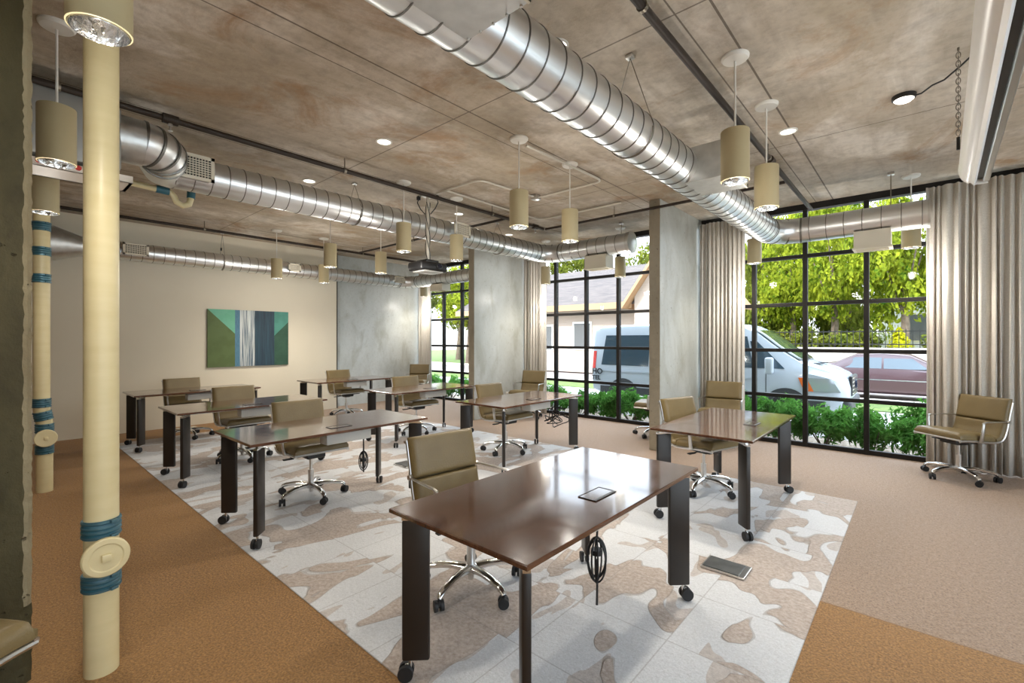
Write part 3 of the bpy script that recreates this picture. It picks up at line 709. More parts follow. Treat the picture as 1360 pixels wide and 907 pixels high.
conduit('electrical_conduit', [(-2.78, 3.36), (-2.74, 4.7), (-3.70, 4.7), (-3.78, 3.72), (-4.55, 3.72)], 'thin pale conduit looping over the ceiling between pendants and projector', [(-3.70, 4.66)])
conduit('electrical_conduit.001', [(-4.36, 3.72), (-4.36, 5.6), (-3.0, 5.6)], 'thin pale conduit running beside the middle sprinkler pipe')
# recessed lights
def downlight(i, x, y, lab):
    t = thing('recessed_light', lab, 'light', (x, y, CZ), 0, 'small recessed ceiling lights')
    B().lathe([(.0005, 0), (.075, 0), (.075, -.008), (.062, -.010), (.060, -.004)], 28).build('trim_ring', m_white, t)
    B().lathe([(.0005, -.004), (.060, -.004)], 28).build('lens', m_bulb, t)
dl = [(-.88, 4.72, 'small recessed ceiling light behind the two nearest pendants'), (-3.77, 2.46, 'small recessed ceiling light in the open middle of the ceiling'), (-5.36, 2.49, 'small recessed ceiling light beyond the duct with the wire hanger'),
 (-5.45, 6.1, 'small recessed ceiling light near the farther fin'), (-5.1, 4.6, 'small recessed ceiling light beside the projector mount'), (-1.72, 2.38, 'small recessed ceiling light peeping over the shiny duct')]
for i, a in enumerate(dl): downlight(i, *a)
t = thing('detector_light', 'black based round white lamp on the ceiling with a trailing cable', 'light', (-.09, 4.62, CZ))
B().lathe([(.0005, 0), (.074, 0), (.074, -.025), (.062, -.032), (.062, -.03)], 28).build('base', m_black, t)
B().lathe([(.0005, -.05), (.045, -.046), (.062, -.032), (.062, -.028)], 28).build('lens', m_bulb, t)
B().tube([(.02, .0, -.02), (.10, -.03, -.03), (.16, -.10, -.02), (.22, -.2, -.045), (.30, -.3, -.02), (.36, -.42, -.012), (.5, -.6, -.012)], .006, 8).build('cable', m_black, t)

# ------------------------------------------------------------------ projector and screen
t = thing('projector', 'black projector hung from the ceiling on a pale pole wrapped in cables', 'projector', (-4.74, 3.74, CZ))
B().cyl((0, 0, -.01), (0, 0, -.84), .022, 12).build('pole', m_conduit, t)
B().box((0, 0, -.012), (.16, .16, .024), bev=.005).build('ceiling_plate', m_alu, t)
b = B()
for q in (0, 2.1, 4.2): b.tube([(.03 * cos(z * 9 + q), .03 * sin(z * 9 + q), -z) for z in [.1 + .74 * k / 26 for k in range(27)]], .0045, 6)
for s in (-1, 1): b.tube([(s * .10, s * .07, -.05), (s * .11, s * .08, -.10), (s * .08, s * .055, -.18), (s * .03, s * .02, -.25)], .006, 6); b.box((s * .10, s * .07, -.04), (.04, .04, .05), bev=.006)
b.build('cables', m_black, t)
B().box((0, 0, -.86), (.20, .20, .03), bev=.006).build('mount', m_black, t)
hd = B().box((0, 0, -.935), (.30, .42, .115), bev=.03, seg=3).build('projector_body', m_black, t)
b = B(); b.lathe([(.001, .02), (.035, .02), (.046, .012), (.05, -.02), (.05, -.05)], 24, frame((.15, .06, -.93), (1, 0, 0))); b.build('lens', m_black, hd)
B().lathe([(.0005, .0225), (.034, .0225)], 24, frame((.15, .06, -.93), (1, 0, 0))).build('lens_glass', M('lens_glass', (.02, .02, .03), .05, spec=.9), hd)
B().box((.03, -.02, -1.0), (.24, .30, .018), bev=.005).build('lower_panel', m_tray, t, label='pale lower panel')

t = thing('projection_screen', 'white roll down screen case hung high at the right edge', 'projector screen', (.185, 1.6, 2.6), radians(-1.5))
b = B(); y0, y1_ = -1.4, 2.74
sec = []
for k in range(13): a = pi * .5 + pi * k / 12; sec.append((-.0 + .06 * cos(a), .02 + .10 * sin(a)))
sec += [(.015, -.10), (.026, -.085), (.03, -.05), (.03, .12)]
Mx = Matrix(((1, 0, 0, 0), (0, 0, 1, y0), (0, 1, 0, 0), (0, 0, 0, 1)))
b.prism(sec, y1_ - y0, Mx); b.build('case', m_screen, t, ang=25)
b = B(); b.b2((.028, y0, -.075), (.055, y1_ - .02, .10)); b.build('slot', m_black, t, smooth=False, label='black slot')
b = B(); b.b2((.055, y0, -.09), (.088, y1_, .11), bev=.006); b.build('back_rail', m_alu, t, smooth=False, label='silver back rail')
b = B(); b.prism([(x * 1.03, z * 1.03) for x, z in sec], .012, Matrix(((1, 0, 0, 0), (0, 0, 1, y1_), (0, 1, 0, 0), (0, 0, 0, 1)))); b.b2((.018, y1_, -.10), (.08, y1_ + .012, -.06)); b.build('end_cap', m_screen, t, ang=25)
t = thing('hanging_chain', 'steel link chain holding the end of the white screen case', 'chain', (.185, 4.09, CZ))
b = B(); L = .55; n = 20
for k in range(n):
    c = V((0, 0, -.02 - L * k / n)); w, h = .008, .021; pts = []
    for j in range(14):
        a = 2 * pi * j / 14; p = V((cos(a) * w * 1.3, 0, sin(a) * h)) if k % 2 else V((0, cos(a) * w * 1.3, sin(a) * h)); pts.append(c + p)
    b.tube(pts, .0028, 5, closed=True)
b.build('links', m_steelchain, t); b = B(); b.tube([(0, 0, 0), (0, 0, -.02)], .006, 8); b.build('ceiling_hook', m_steelchain, t)
b = B(); b.tube([(0, 0, -L - .02), (.0, 0, -L - .10)], .009, 8); b.build('end_hook', m_dark, t)

# ------------------------------------------------------------------ standing pipes
def coupling(t, z, r, h, tilt=0, dy=0):
    T = Matrix.Translation(V((0, dy, z))) @ Matrix.Rotation(tilt, 4, 'X')
    o = B().lathe([(r, -h / 2), (r + .006, -h / 2), (r + .006, -h * .32), (r + .003, -h * .28), (r + .007, -h * .18), (r + .007, -.004), (r + .004, 0), (r + .007, .004), (r + .007, h * .18), (r + .003, h * .28), (r + .006, h * .32), (r + .006, h / 2), (r, h / 2)], 32, T).build('rubber_coupling', m_blue, t)
    b = B()
    for zz in (-h * .4, h * .4, -h * .12, h * .12): b.lathe([(r + .0075, zz - .004), (r + .009, zz - .0035), (r + .009, zz + .0035), (r + .0075, zz + .004)], 32, T)
    b.box((r + .012, 0, h * .4), (.014, .03, .014), bev=.003, M=T @ Matrix.Rotation(.5, 4, 'Z')); b.box((r + .012, 0, -h * .4), (.014, .03, .014), bev=.003, M=T @ Matrix.Rotation(.5, 4, 'Z'))
    b.build('clamp', M_CLAMP, o)
M_CLAMP = M('coupling_band', (.10, .2, .24), .35, .6)
t = thing('drain_pipe', 'big cream standing pipe with a round cleanout cap between two blue couplings', 'pipe', (-2.73, .335, 0))
B().lathe([(.0005, 0.0), (.061, 0.0), (.061, CZ), (.0005, CZ)], 40).build('pipe', m_pvc, t)
coupling(t, .640, .061, .078); coupling(t, .405, .061, .072); coupling(t, 2.94, .061, .085)
A_ = frame((.02, .0, .528), (1, .06, 0))
c = B().lathe([(.055, 0), (.058, .05), (.075, .052), (.083, .058), (.083, .072), (.078, .078), (.06, .079), (.055, .075), (.001, .076)], 36, A_).build('cleanout_cap', m_pvc, t)
b = B(); b.box((0, 0, .082), (.034, .034, .014), bev=.004, M=A_); b.build('cap_lug', m_pvc, c)
t = thing('drain_pipe.001', 'farther cream standing pipe with many blue couplings beside the pier', 'pipe', (-6.36, .345, 0))
B().tube([(0, .02, 0), (0, .02, .66), (-.0, .012, .72), (0, .0, .80), (0, .0, CZ)], .061, 32).build('pipe', m_pvc, t)
for z, tl in ((.41, 0), (.615, 0), (.735, .18), (.86, 0), (2.06, 0), (2.32, 0), (2.56, 0)): coupling(t, z, .061, .085, tl, .02 if z < .7 else .01 if z < .8 else 0)
A_ = frame((.02, .02, .525), (1, .05, 0))
c = B().lathe([(.055, 0), (.058, .05), (.075, .052), (.083, .058), (.083, .072), (.078, .078), (.001, .076)], 36, A_).build('cleanout_cap', m_pvc, t)
b = B(); b.box((0, 0, .082), (.03, .03, .014), bev=.004, M=A_); b.build('cap_lug', m_pvc, c)
t = thing('trap_pipe', 'cream drain trap with two blue couplings under the second duct', 'pipe', (-5.35, 1.2, 2.85))
B().tube([(0, -.9, .07), (0, -.16, .03), (0, -.05, .025), (0, -.02, -.01), (0, 0, -.06), (0, .05, -.085), (0, .10, -.06), (0, .115, 0), (0, .12, .12)], .028, 14).build('pipe', m_pvc, t)
for a, c in (((0, -.16, .03), (0, -.06, .026)), ((0, .116, .0), (0, .12, .07))): B().cyl(a, c, .036, 16).build('rubber_coupling', m_blue, t)

# ------------------------------------------------------------------ painting
def flat(c, c2=None, sc=40, st=(1, 1, 1)): return M('paint_%d' % len(bpy.data.materials), c, .6, c2=c2, sc=sc, stretch=st, lo=.42, hi=.58) if c2 else M('paint_%d' % len(bpy.data.materials), c, .6)
PM = [M('canvas_edge', (.10, .085, .05), .7), flat((.085, .13, .035), (.10, .15, .045), 6), flat((.14, .44, .28), (.16, .47, .31), 6), flat((.06, .16, .25), (.10, .24, .34), 30, (1, 8, .4)), flat((.05, .10, .15), (.70, .74, .72), 14, (1, 9, .12)), flat((.012, .028, .05), (.025, .07, .10), 16, (1, 9, .12)), flat((.06, .24, .19), (.075, .28, .22), 6), flat((.022, .075, .045), (.03, .09, .055), 6)]
t = thing('painting', 'abstract canvas of green triangles and blue stripes on the cream wall', 'painting', (WX, 3.23, 1.495))
w, h = 1.38, 1.03; b = B(); b.b2((.0005, -w / 2, -h / 2), (.034, w / 2, h / 2))
T = lambda q: [( .0345 + .0, -w / 2 + u_ * w, h / 2 - v_ * h) for u_, v_ in q]
for q, mi in (([(0, .0), (.315, .42), (.315, 1), (0, 1)], 1), ([(0, 0), (.315, 0), (.315, .42)], 2), ([(.315, 0), (.375, 0), (.375, 1), (.315, 1)], 3), ([(.375, 0), (.555, 0), (.555, 1), (.375, 1)], 4), ([(.555, 0), (.81, 0), (.81, 1), (.555, 1)], 5), ([(.81, 0), (1, 0), (1, .19), (.81, .45)], 6), ([(.81, .45), (1, .19), (1, 1), (.81, 1)], 7)):
    b.add(T(q), [list(range(len(q)))[::-1]], mi)
b.build('canvas', PM, t, smooth=False)
# outlets, floor boxes, cables
for k, y in enumerate((6.745, 6.865)):
    t = thing('wall_outlet', ('left' if k == 0 else 'right') + ' one of two white wall outlets low on the farther fin', 'outlet', (-6.08, y, .385), 0, 'white outlets on the fin')
    B().box((.005, 0, 0), (.010, .075, .12), bev=.003).build('plate', m_white, t); b = B(); b.box((.0105, 0, .025), (.003, .034, .03), bev=.001); b.box((.0105, 0, -.025), (.003, .034, .03), bev=.001); b.build('socket', m_tray, t)
for k, (x, y, lab) in enumerate(((-.93, 3.13, 'grey metal floor box lid on the patterned carpet beside the nearest table'), (-4.5, 3.24, 'small dark floor box lid on the carpet behind the nearest chair'))):
    t = thing('floor_box', lab, 'floor box', (x, y, .006))
    B().box((0, 0, .006), (.26, .19, .012), bev=.003).build('frame', m_alu, t, smooth=False); B().box((-.012, 0, .0135), (.215, .165, .006), bev=.002).build('lid', M('dark_lid_%d' % k, (.05, .055, .055), .45, c2=(.09, .095, .095), sc=12), t, smooth=False)
def coil(x, y, ztop, lab, h=.26, w=.05, seed=0, drop=.12):
    rnd = random.Random(seed); t = thing('cable_coil', lab, 'cable', (x, y, 0), 0, 'coiled power cables under the tables'); b = B()
    b.tube([(0, 0, ztop), (.004, .0, ztop - .1), (0, .0, ztop - .16)], .006, 6)
    for k in range(5):
        a0 = rnd.uniform(0, 3); zc = ztop - .14 - h / 2 + rnd.uniform(-.012, .012); ww = w * rnd.uniform(.6, 1.1); hh = h / 2 * rnd.uniform(.88, 1.05)
        b.tube([(ww * cos(q) * cos(a0), ww * cos(q) * sin(a0), zc + hh * sin(q)) for q in [2 * pi * j / 26 for j in range(26)]], .0048, 6, closed=True)
    b.build('loops', m_rubber, t); b = B(); b.tube([(0, 0, ztop - .14 - h * .5), (.004, 0, ztop - .14 - h), (.0, .002, ztop - .14 - h - drop)], [.005, .006, .007], 6); b.build('plug_end', m_black, t)
    B().tube([(.0, 0, ztop - .2), (0, 0, ztop - .225)], .03, 12).build('strap', m_black, t)
coil(-1.215, 2.02, .62, 'black power cable coil hanging under the nearest table', .22, .045, 1)
coil(-3.66, 2.18, .63, 'black power cable coil hanging under the second table of the front line', .16, .04, 2, .02)
rnd = random.Random(5); t = thing('cable_tangle', 'tangle of black cables hanging under the table by the farther fin chair', 'cable', (-3.52, 4.78, 0)); b = B()
for k in range(5):
    p = [V((-.06 + .02 * k, .0, .67))]
    for j in range(7): p.append(V((rnd.uniform(-.12, .2), rnd.uniform(-.14, .16), rnd.uniform(.36, .62))))
    sm = []
    for j in range(1, len(p) - 1):
        for q in range(6): f = q / 6; a, c = (p[j - 1] + p[j]) / 2, (p[j] + p[j + 1]) / 2; sm.append(a * (1 - f) ** 2 + p[j] * 2 * f * (1 - f) + c * f * f)
    b.tube(sm, .006, 6)
b.build('cables', m_rubber, t)

# ------------------------------------------------------------------ outside
GZ = -.28
m_pave = M('pale_pavement', (.26, .255, .24), .8, c2=(.34, .335, .32), sc=1.4, bump=.1, bsc=30)
m_grass = M('lawn_green', (.055, .10, .015), .9, c2=(.13, .17, .03), sc=5, bump=.5, bsc=40, coords='Object')
m_road = M('road_asphalt', (.24, .20, .19), .8, c2=(.32, .27, .25), sc=2, bump=.1, bsc=40)
m_mulch = M('bark_mulch', (.10, .07, .045), .95, c2=(.26, .22, .17), sc=18, bump=.6, bsc=30)
m_kerb = M('pale_kerb', (.62, .56, .46), .8)
def slab(nm, y0, y1, z, mat, lab, x0=-60, x1=25):
    return struct(B().b2((x0, y0, z - .3), (x1, y1, z)).build(nm, mat, smooth=False), lab, 'ground')
slab('ground', WY + .1, 9.4, -.2, m_mulch, 'planting bed under the windows', -60, 3.4)
slab('bounce_ground', -30, 9.4, -.1, M('pale_bounce_ground', (.6, .585, .55), .8, c2=(.68, .66, .62), sc=1.2), 'unseen pale ground added to bounce light indoors', RX + .2, 40)  # out of view; added pale so sunlight bounces up to the ceiling
slab('pavement', 9.4, 14.3, GZ, m_pave, 'pale pavement the van stands on')
slab('lawn', 14.3, 16.7, GZ + .02, m_grass, 'sunny grass verge by the road')
slab('kerb', 16.7, 16.95, GZ + .04, m_kerb, 'pale kerb along the road')
slab('road', 16.95, 22.3, GZ - .06, m_road, 'road with the passing car')
slab('kerb.001', 22.3, 22.6, GZ + .05, m_kerb, 'far kerb')
slab('lawn.001', 22.6, 70, GZ + .02, m_grass, 'far lawns across the road')

def loft(st, name, mat, parent, sub=1):
    """car body: stations (x, zbottom, zbelt, ztop, half width, half width at roof, corner)"""
    b = B(); rows = []
    for x, zb, zl, zt, w, wt, rc in st:
        h = [(0, zb), (w * .86, zb), (w * .97, zb + .10 * (zl - zb)), (w, zb + .5 * (zl - zb)), (w * .995, zl), (wt, zt - rc), (wt - rc * .25, zt - rc * .30), (wt - rc, zt), (0, zt + .02)]
        full = [(-a, z) for a, z in h] + [(a, z) for a, z in h[-2:0:-1]]
        rows.append([(x, a, z) for a, z in full])
    n = len(rows[0]); vs = [p for r in rows for p in r]
    fs = [[i * n + k, i * n + (k + 1) % n, (i + 1) * n + (k + 1) % n, (i + 1) * n + k] for i in range(len(rows) - 1) for k in range(n)]
    fs += [[k for k in range(n)][::-1], [(len(rows) - 1) * n + k for k in range(n)]]
    b.add(vs, fs); o = b.build(name, mat, parent, ang=40)
    return o
def lerp_st(st, x):
    for a, c in zip(st[:-1], st[1:]):
        if a[0] <= x <= c[0]:
            f = (x - a[0]) / (c[0] - a[0]); return [a[i] + (c[i] - a[i]) * f for i in range(7)]
    return list(st[0] if x < st[0][0] else st[-1])
def side_y(st, x, z):
    _, zb, zl, zt, w, wt, rc = lerp_st(st, x)
    if z <= zl: return w
    f = min(1, (z - zl) / max(.01, zt - rc - zl)); return w * .995 + (wt - w * .995) * f
def side_panel(b, st, poly, side=-1, off=.006, mi=0, nx=10, nz=4):
    """thin panel following the body side; poly = (x0,x1 at bottom), (x0,x1 at top), z0, z1"""
    (a0, a1), (c0, c1), z0, z1 = poly; vs = []
    for lay in (off, -.02):
        for j in range(nz + 1):
            f = j / nz; z = z0 + (z1 - z0) * f
            for i in range(nx + 1):
                g = i / nx; x = (a0 + (c0 - a0) * f) * (1 - g) + (a1 + (c1 - a1) * f) * g
                vs.append((x, side * (side_y(st, x, z) + lay), z))
    W = nx + 1; N_ = W * (nz + 1); fs = []
    for j in range(nz):
        for i in range(nx): a = j * W + i; fs += [[a, a + 1, a + W + 1, a + W], [N_ + a + W, N_ + a + W + 1, N_ + a + 1, N_ + a]]
    for i in range(nx): fs += [[i, N_ + i, N_ + i + 1, i + 1], [nz * W + i, nz * W + i + 1, N_ + nz * W + i + 1, N_ + nz * W + i]]
    for j in range(nz): fs += [[j * W, (j + 1) * W, N_ + (j + 1) * W, N_ + j * W], [j * W + nx, N_ + j * W + nx, N_ + (j + 1) * W + nx, (j + 1) * W + nx]]
    b.add(vs, fs, mi)
def wheel(x, y, r, parent, w=.2):
    d = -1 if y < 0 else 1; T = frame((x, y, r), (0, d, 0))
    o = B().lathe([(.001, -w), (r * .9, -w), (r, -w * .85), (r, -w * .12), (r * .92, 0), (r * .66, .005), (r * .64, -.02)], 28, T).build('wheel', m_rubber, parent)
    B().lathe([(r * .65, -.015), (r * .58, -.03), (r * .3, -.01), (r * .12, .0), (.001, .004)], 24, T).build('hub', m_alu, o)
m_van = M('white_van_paint', (.42, .465, .52), .25, spec=.5, coat=.4)
m_vglass = M('dark_tinted_glass', (.035, .06, .08), .08, spec=.8)
m_vtrim = M('dark_grey_bumper', (.035, .037, .042), .5)
m_lampc = M('headlight_lens', (.42, .45, .48), .1, .4, spec=.9)
m_amber = M('amber_lens', (.65, .14, .03), .25)
m_redl = M('red_tail_lens', (.6, .02, .01), .25)
vx, vyc = -6.56, 11.6
van = thing('van', 'white van with a black grille parked outside behind the shrubs', 'van', (vx, vyc, GZ))
ST = [(0, .50, 1.0, 1.90, .90, .80, .10), (.05, .42, 1.02, 2.03, .97, .84, .12), (.25, .36, 1.03, 2.10, 1.0, .85, .13), (1.2, .35, 1.04, 2.13, 1.01, .86, .13), (3.2, .35, 1.05, 2.12, 1.01, .86, .13), (3.7, .35, 1.06, 2.06, 1.01, .85, .13), (4.0, .35, 1.06, 1.90, 1.01, .86, .10), (4.4, .34, 1.08, 1.56, 1.0, .88, .07),
      (4.80, .34, 1.10, 1.29, 1.0, .90, .06), (5.0, .33, 1.07, 1.23, .99, .88, .07), (5.25, .32, 1.01, 1.15, .96, .83, .08), (5.43, .32, .92, 1.06, .89, .75, .08), (5.52, .34, .80, .97, .80, .68, .06), (5.56, .38, .62, .80, .72, .62, .04)]
loft(ST, 'van_body', m_van, van)
b = B()
side_panel(b, ST, ((.32, 1.62), (.40, 1.62), 1.10, 1.86)); side_panel(b, ST, ((1.68, 2.95), (1.68, 2.95), 1.10, 1.86))
side_panel(b, ST, ((.32, 1.62), (.40, 1.62), 1.10, 1.86), 1); side_panel(b, ST, ((1.68, 2.95), (1.68, 2.95), 1.10, 1.86), 1)
b.build('side_window', m_vglass, van)
for s in (-1, 1):
    b = B(); side_panel(b, ST, ((3.05, 3.95), (3.10, 3.80), 1.16, 1.82), s); b.build('door_window', m_vglass, van)
    b = B(); side_panel(b, ST, ((3.98, 4.52), (3.86, 3.99), 1.16, 1.72), s); b.build('quarter_window', m_vglass, van)
b = B(); vs = []
for j in range(7):
    f = j / 6; x = 4.76 - .80 * f; q = lerp_st(ST, x)
    for i in range(9): u_ = i / 4 - 1; vs.append((x + .05 * (1 - u_ * u_), u_ * (q[5] - .06), q[3] + .028 + .012 * (1 - u_ * u_)))
b.add(vs, [[j * 9 + i, j * 9 + i + 1, (j + 1) * 9 + i + 1, (j + 1) * 9 + i] for j in range(6) for i in range(8)]); o = b.build('windshield', M('windshield_glass', (.03, .05, .04), .04, spec=1), van); md = o.modifiers.new('t', 'SOLIDIFY'); md.thickness = .01
b = B()
for s in (-1, 1): b.tube([(4.72, s * .3, 1.30), (4.52, s * -.1 + .2 * s, 1.47)], .01, 6)
b.build('wiper', m_black, van)
b = B()   # grille
vs = []
b.box((5.55, 0, .84), (.07, .98, .40), bev=.03); gr = b.build('grille', m_black, van)
b = B()
for k in range(5): b.box((5.582, 0, .69 + k * .075), (.02, .92, .022), bev=.006)
b.build('grille_bar', m_chrome, gr, label='chrome bars')
b = B(); b.lathe([(.001, .03), (.05, .028), (.06, .0)], 24, frame((5.588, 0, .86), (1, 0, 0)) @ Matrix.Diagonal((.6, 1.5, 1, 1))); b.build('emblem', M('dark_oval_emblem', (.01, .02, .05), .2), gr)
for s in (-1, 1):
    b = B(); side_panel(b, ST, ((5.02, 5.44), (4.90, 5.30), .74, 1.0), s, .012); o = b.build('headlight', m_lampc, van)
    b = B(); side_panel(b, ST, ((4.86, 5.02), (4.76, 4.90), .74, 1.0), s, .014); b.build('indicator', m_amber, o, label='amber indicator')
    b = B(); side_panel(b, ST, ((.015, .14), (.03, .14), 1.0, 1.45), s, .01); b.build('tail_light', m_redl, van)
    b = B(); b.box((4.28, s * 1.15, 1.22), (.15, .17, .34), bev=.04, seg=3); b.tube([(4.28, s * .99, 1.12), (4.28, s * 1.10, 1.13)], .03, 8); b.build('side_mirror', m_van, van)
    b = B(); side_panel(b, ST, ((.1, 4.0), (.1, 4.0), .93, .97), s, .010); b.build('side_moulding', m_van, van)
b = B(); b.box((5.45, 0, .47), (.30, 1.70, .28), bev=.08, seg=3); b.build('bumper', m_vtrim, van)
b = B()
for x in (3.02, 4.18): side_panel(b, ST, ((x, x + .012), (x, x + .012), .45, 1.12), -1, .004)
side_panel(b, ST, ((1.66, 1.672), (1.66, 1.672), .45, 1.95), -1, .004)
side_panel(b, ST, ((.3, 5.2), (.3, 5.2), .37, .56), -1, .006); b.build('door_seam', m_vtrim, van, smooth=False)
b = B(); b.box((4.98, -.30, 1.26), (.22, .16, .02), bev=.006); b.box((4.98, .30, 1.26), (.22, .16, .02), bev=.006); b.build('hood_vent', m_vtrim, van)
for x in (.95, 4.55):
    for y in (-1.03, 1.03): wheel(x, y, .34, van)
    b = B()
    for s in (-1, 1): b.lathe([(.001, -.02), (.42, -.02), (.42, .0), (.001, .001)], 32, frame((x, s * 1.014, .36), (0, s, 0)))
    b.build('wheel_arch', m_vtrim, van)
# lettering on the rear quarter: two rows in black blocks
def text(s, size, loc, rot, mat, parent, name='lettering'):
    cu = bpy.data.curves.new(name, 'FONT'); cu.body = s; cu.size = size; cu.extrude = .004; cu.offset = size * .02
    tmp = bpy.data.objects.new(name, cu); COL.objects.link(tmp); dg = bpy.context.evaluated_depsgraph_get(); me = bpy.data.meshes.new_from_object(tmp.evaluated_get(dg)); bpy.data.objects.remove(tmp)
    me.materials.clear(); me.materials.append(mat); o = bpy.data.objects.new(name, me); COL.objects.link(o); o.parent = parent; o.location = loc; o.rotation_euler = rot; return o
text('HO', .20, (.06, -1.02, .86), (pi / 2, 0, 0), m_black, van); text('TEL', .155, (.06, -1.02, .71), (pi / 2, 0, 0), m_black, van)

m_car = M('mauve_car_paint', (.10, .05, .058), .3, coat=.5)
car = thing('car', 'dark mauve car passing on the road beyond the van', 'car', (-3.0, 18.4, GZ - .06))
CS = [(0, .40, .60, .75, .72, .6, .06), (.10, .28, .70, .93, .82, .7, .07), (.5, .22, .82, 1.0, .88, .76, .07), (1.0, .2, .88, 1.10, .9, .76, .08), (1.55, .2, .90, 1.38, .9, .66, .12), (2.2, .2, .90, 1.42, .9, .64, .12), (2.8, .2, .90, 1.36, .9, .64, .12), (3.45, .2, .86, 1.0, .9, .74, .07), (4.1, .2, .76, .90, .88, .74, .07), (4.5, .24, .66, .78, .82, .7, .07), (4.66, .34, .5, .58, .7, .6, .04)]
loft(CS, 'car_body', m_car, car)
for s in (-1, 1):
    b = B(); side_panel(b, CS, ((1.15, 2.15), (1.5, 2.15), .95, 1.27), s); side_panel(b, CS, ((2.2, 3.2), (2.2, 2.85), .95, 1.25), s); b.build('side_window', m_vglass, car)
    b = B(); side_panel(b, CS, ((.2, 4.4), (.2, 4.4), .60, .63), s, .008); b.build('chrome_strip', m_chrome, car)
    b = B(); side_panel(b, CS, ((4.3, 4.5), (4.28, 4.46), .60, .70), s, .012); b.build('headlight', m_lampc, car)
    b = B(); side_panel(b, CS, ((.1, .3), (.1, .3), .70, .80), s, .012); b.build('tail_light', m_redl, car)
for x in (.85, 3.75):
    for y in (-.88, .88): wheel(x, y, .32, car)

# planting
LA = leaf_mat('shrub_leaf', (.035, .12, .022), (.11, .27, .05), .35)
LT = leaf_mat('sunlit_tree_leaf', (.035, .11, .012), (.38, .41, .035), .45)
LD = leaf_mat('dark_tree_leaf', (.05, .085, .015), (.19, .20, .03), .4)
LY = leaf_mat('yellow_shrub_leaf', (.35, .34, .01), (.5, .48, .02), .4)
m_bark = M('bark', (.12, .085, .06), .9, c2=(.2, .15, .11), sc=8, bump=.4)
def leaves(n, clumps, size, asp=.55, seed=0, up=0):
    rnd = random.Random(seed); vs = []; fs = []
    for i in range(n):
        c, r = clumps[rnd.randrange(len(clumps))]
        d = V((rnd.gauss(0, 1), rnd.gauss(0, 1), rnd.gauss(0, 1))).normalized(); rr = r * rnd.uniform(.45, 1.05)
        p = V(c) + V((d.x * rr, d.y * rr, d.z * rr * .85))
        nrm = (d + V((rnd.gauss(0, .5), rnd.gauss(0, .5), rnd.gauss(.3, .5)))).normalized()
        a = nrm.orthogonal().normalized(); a.rotate(Matrix.Rotation(rnd.uniform(0, 6.28), 3, nrm)); bb = nrm.cross(a)
        if up: a = (a + V((0, 0, up))).normalized()
        s = size * rnd.uniform(.6, 1.25); o = len(vs)
        vs += [p - a * s, p + bb * s * asp + nrm * s * .12, p + a * s, p - bb * s * asp + nrm * s * .12]; fs.append([o, o + 1, o + 2, o + 3])
    return vs, fs
def mkleaf(name, data, mat, parent):
    me = bpy.data.meshes.new(name); me.from_pydata(data[0], [], data[1]); me.materials.append(mat)
    o = bpy.data.objects.new(name, me); COL.objects.link(o); o.parent = parent; return o
def clump_set(k, ext, r, seed, cz=0):
    rnd = random.Random(seed); out = []
    while len(out) < k:
        p = [rnd.uniform(-1, 1) for _ in range(3)]
        if sum(q * q for q in p) > 1: continue
        out.append(((p[0] * ext[0], p[1] * ext[1], cz + p[2] * ext[2]), r * rnd.uniform(.6, 1.2)))
    return out
sh = thing('shrub', 'low leafy green shrub planted under the window outside', 'shrub', (0, 0, 0), 0, 'shrubs under the windows')
mkleaf('foliage', leaves(2800, clump_set(34, (.50, .34, .20), .13, 3, .36), .046, .32, 4, .5), LA, sh)
b = B(); rnd = random.Random(3)
for k in range(9): a = rnd.uniform(0, 6.28); b.tube([(0, 0, 0), (.12 * cos(a), .1 * sin(a), .14), (.34 * cos(a), .26 * sin(a), .4)], [.012, .009, .004], 5)
b.build('stem', m_bark, sh)
xs = [.75, .1, -.5, -1.1, -1.7, -2.3, -2.95, -3.6, -4.2, -4.8, -5.4, -6.2, -7.0, -7.8, -8.7, -9.6, -10.5]
for i, x in enumerate(xs):
    o = sh if i == 0 else dup(sh, (0, 0, 0), 0, sh['label'])
    o.location = (x, 8.35 + .12 * sin(i * 2.3), -.2); o.rotation_euler.z = i * 1.3; k = 1.06 + .10 * sin(i * 1.7); o.scale = (k, k, k * (1.16 if i < 6 else 1.02))
protos = {}
def tree(x, y, h, w, kind, lab, seed, mat, low=.0):
    key = (kind, seed)
    t = thing('tree', lab, 'tree', (x, y, GZ), 0, 'trees across the road')
    if key not in protos:
        cl = clump_set(46, (.80, .74, .70), .24, seed, 0); protos[key] = leaves(8000, cl, .036, .6, seed)
    vs, fs = protos[key]; zc = h * (.5 + low / 2); hz = h * (.5 - low / 2)
    mkleaf('foliage', ([(p[0] * w, p[1] * w, zc + p[2] * hz / .9) for p in vs], fs), mat, t)
    b = B(); b.tube([(0, 0, 0), (.06 * w, 0, h * .25), (0, .03 * w, h * .6)], [.05 * w + .08, .04 * w + .05, .03], 8)
    for k in range(4): a = k * 1.6 + seed; b.tube([(.03 * w, 0, h * .3), (cos(a) * w * .45, sin(a) * w * .45, h * .68)], [.05, .02], 6)
    b.build('trunk', m_bark, t)
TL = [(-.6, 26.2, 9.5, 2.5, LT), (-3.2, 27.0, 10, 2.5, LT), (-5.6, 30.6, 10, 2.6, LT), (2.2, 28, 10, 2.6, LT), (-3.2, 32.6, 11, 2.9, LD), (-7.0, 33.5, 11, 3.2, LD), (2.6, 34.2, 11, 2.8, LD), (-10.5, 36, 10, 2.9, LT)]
where = ['before the white building, right of centre', 'in the middle of the van front window', 'at the left of the van front window', 'behind the edge of the wide curtain', 'standing behind the sunlit ones in the middle', 'standing behind the sunlit ones at the left', 'standing behind the sunlit ones by the curtain', 'just hidden by the nearer fin']
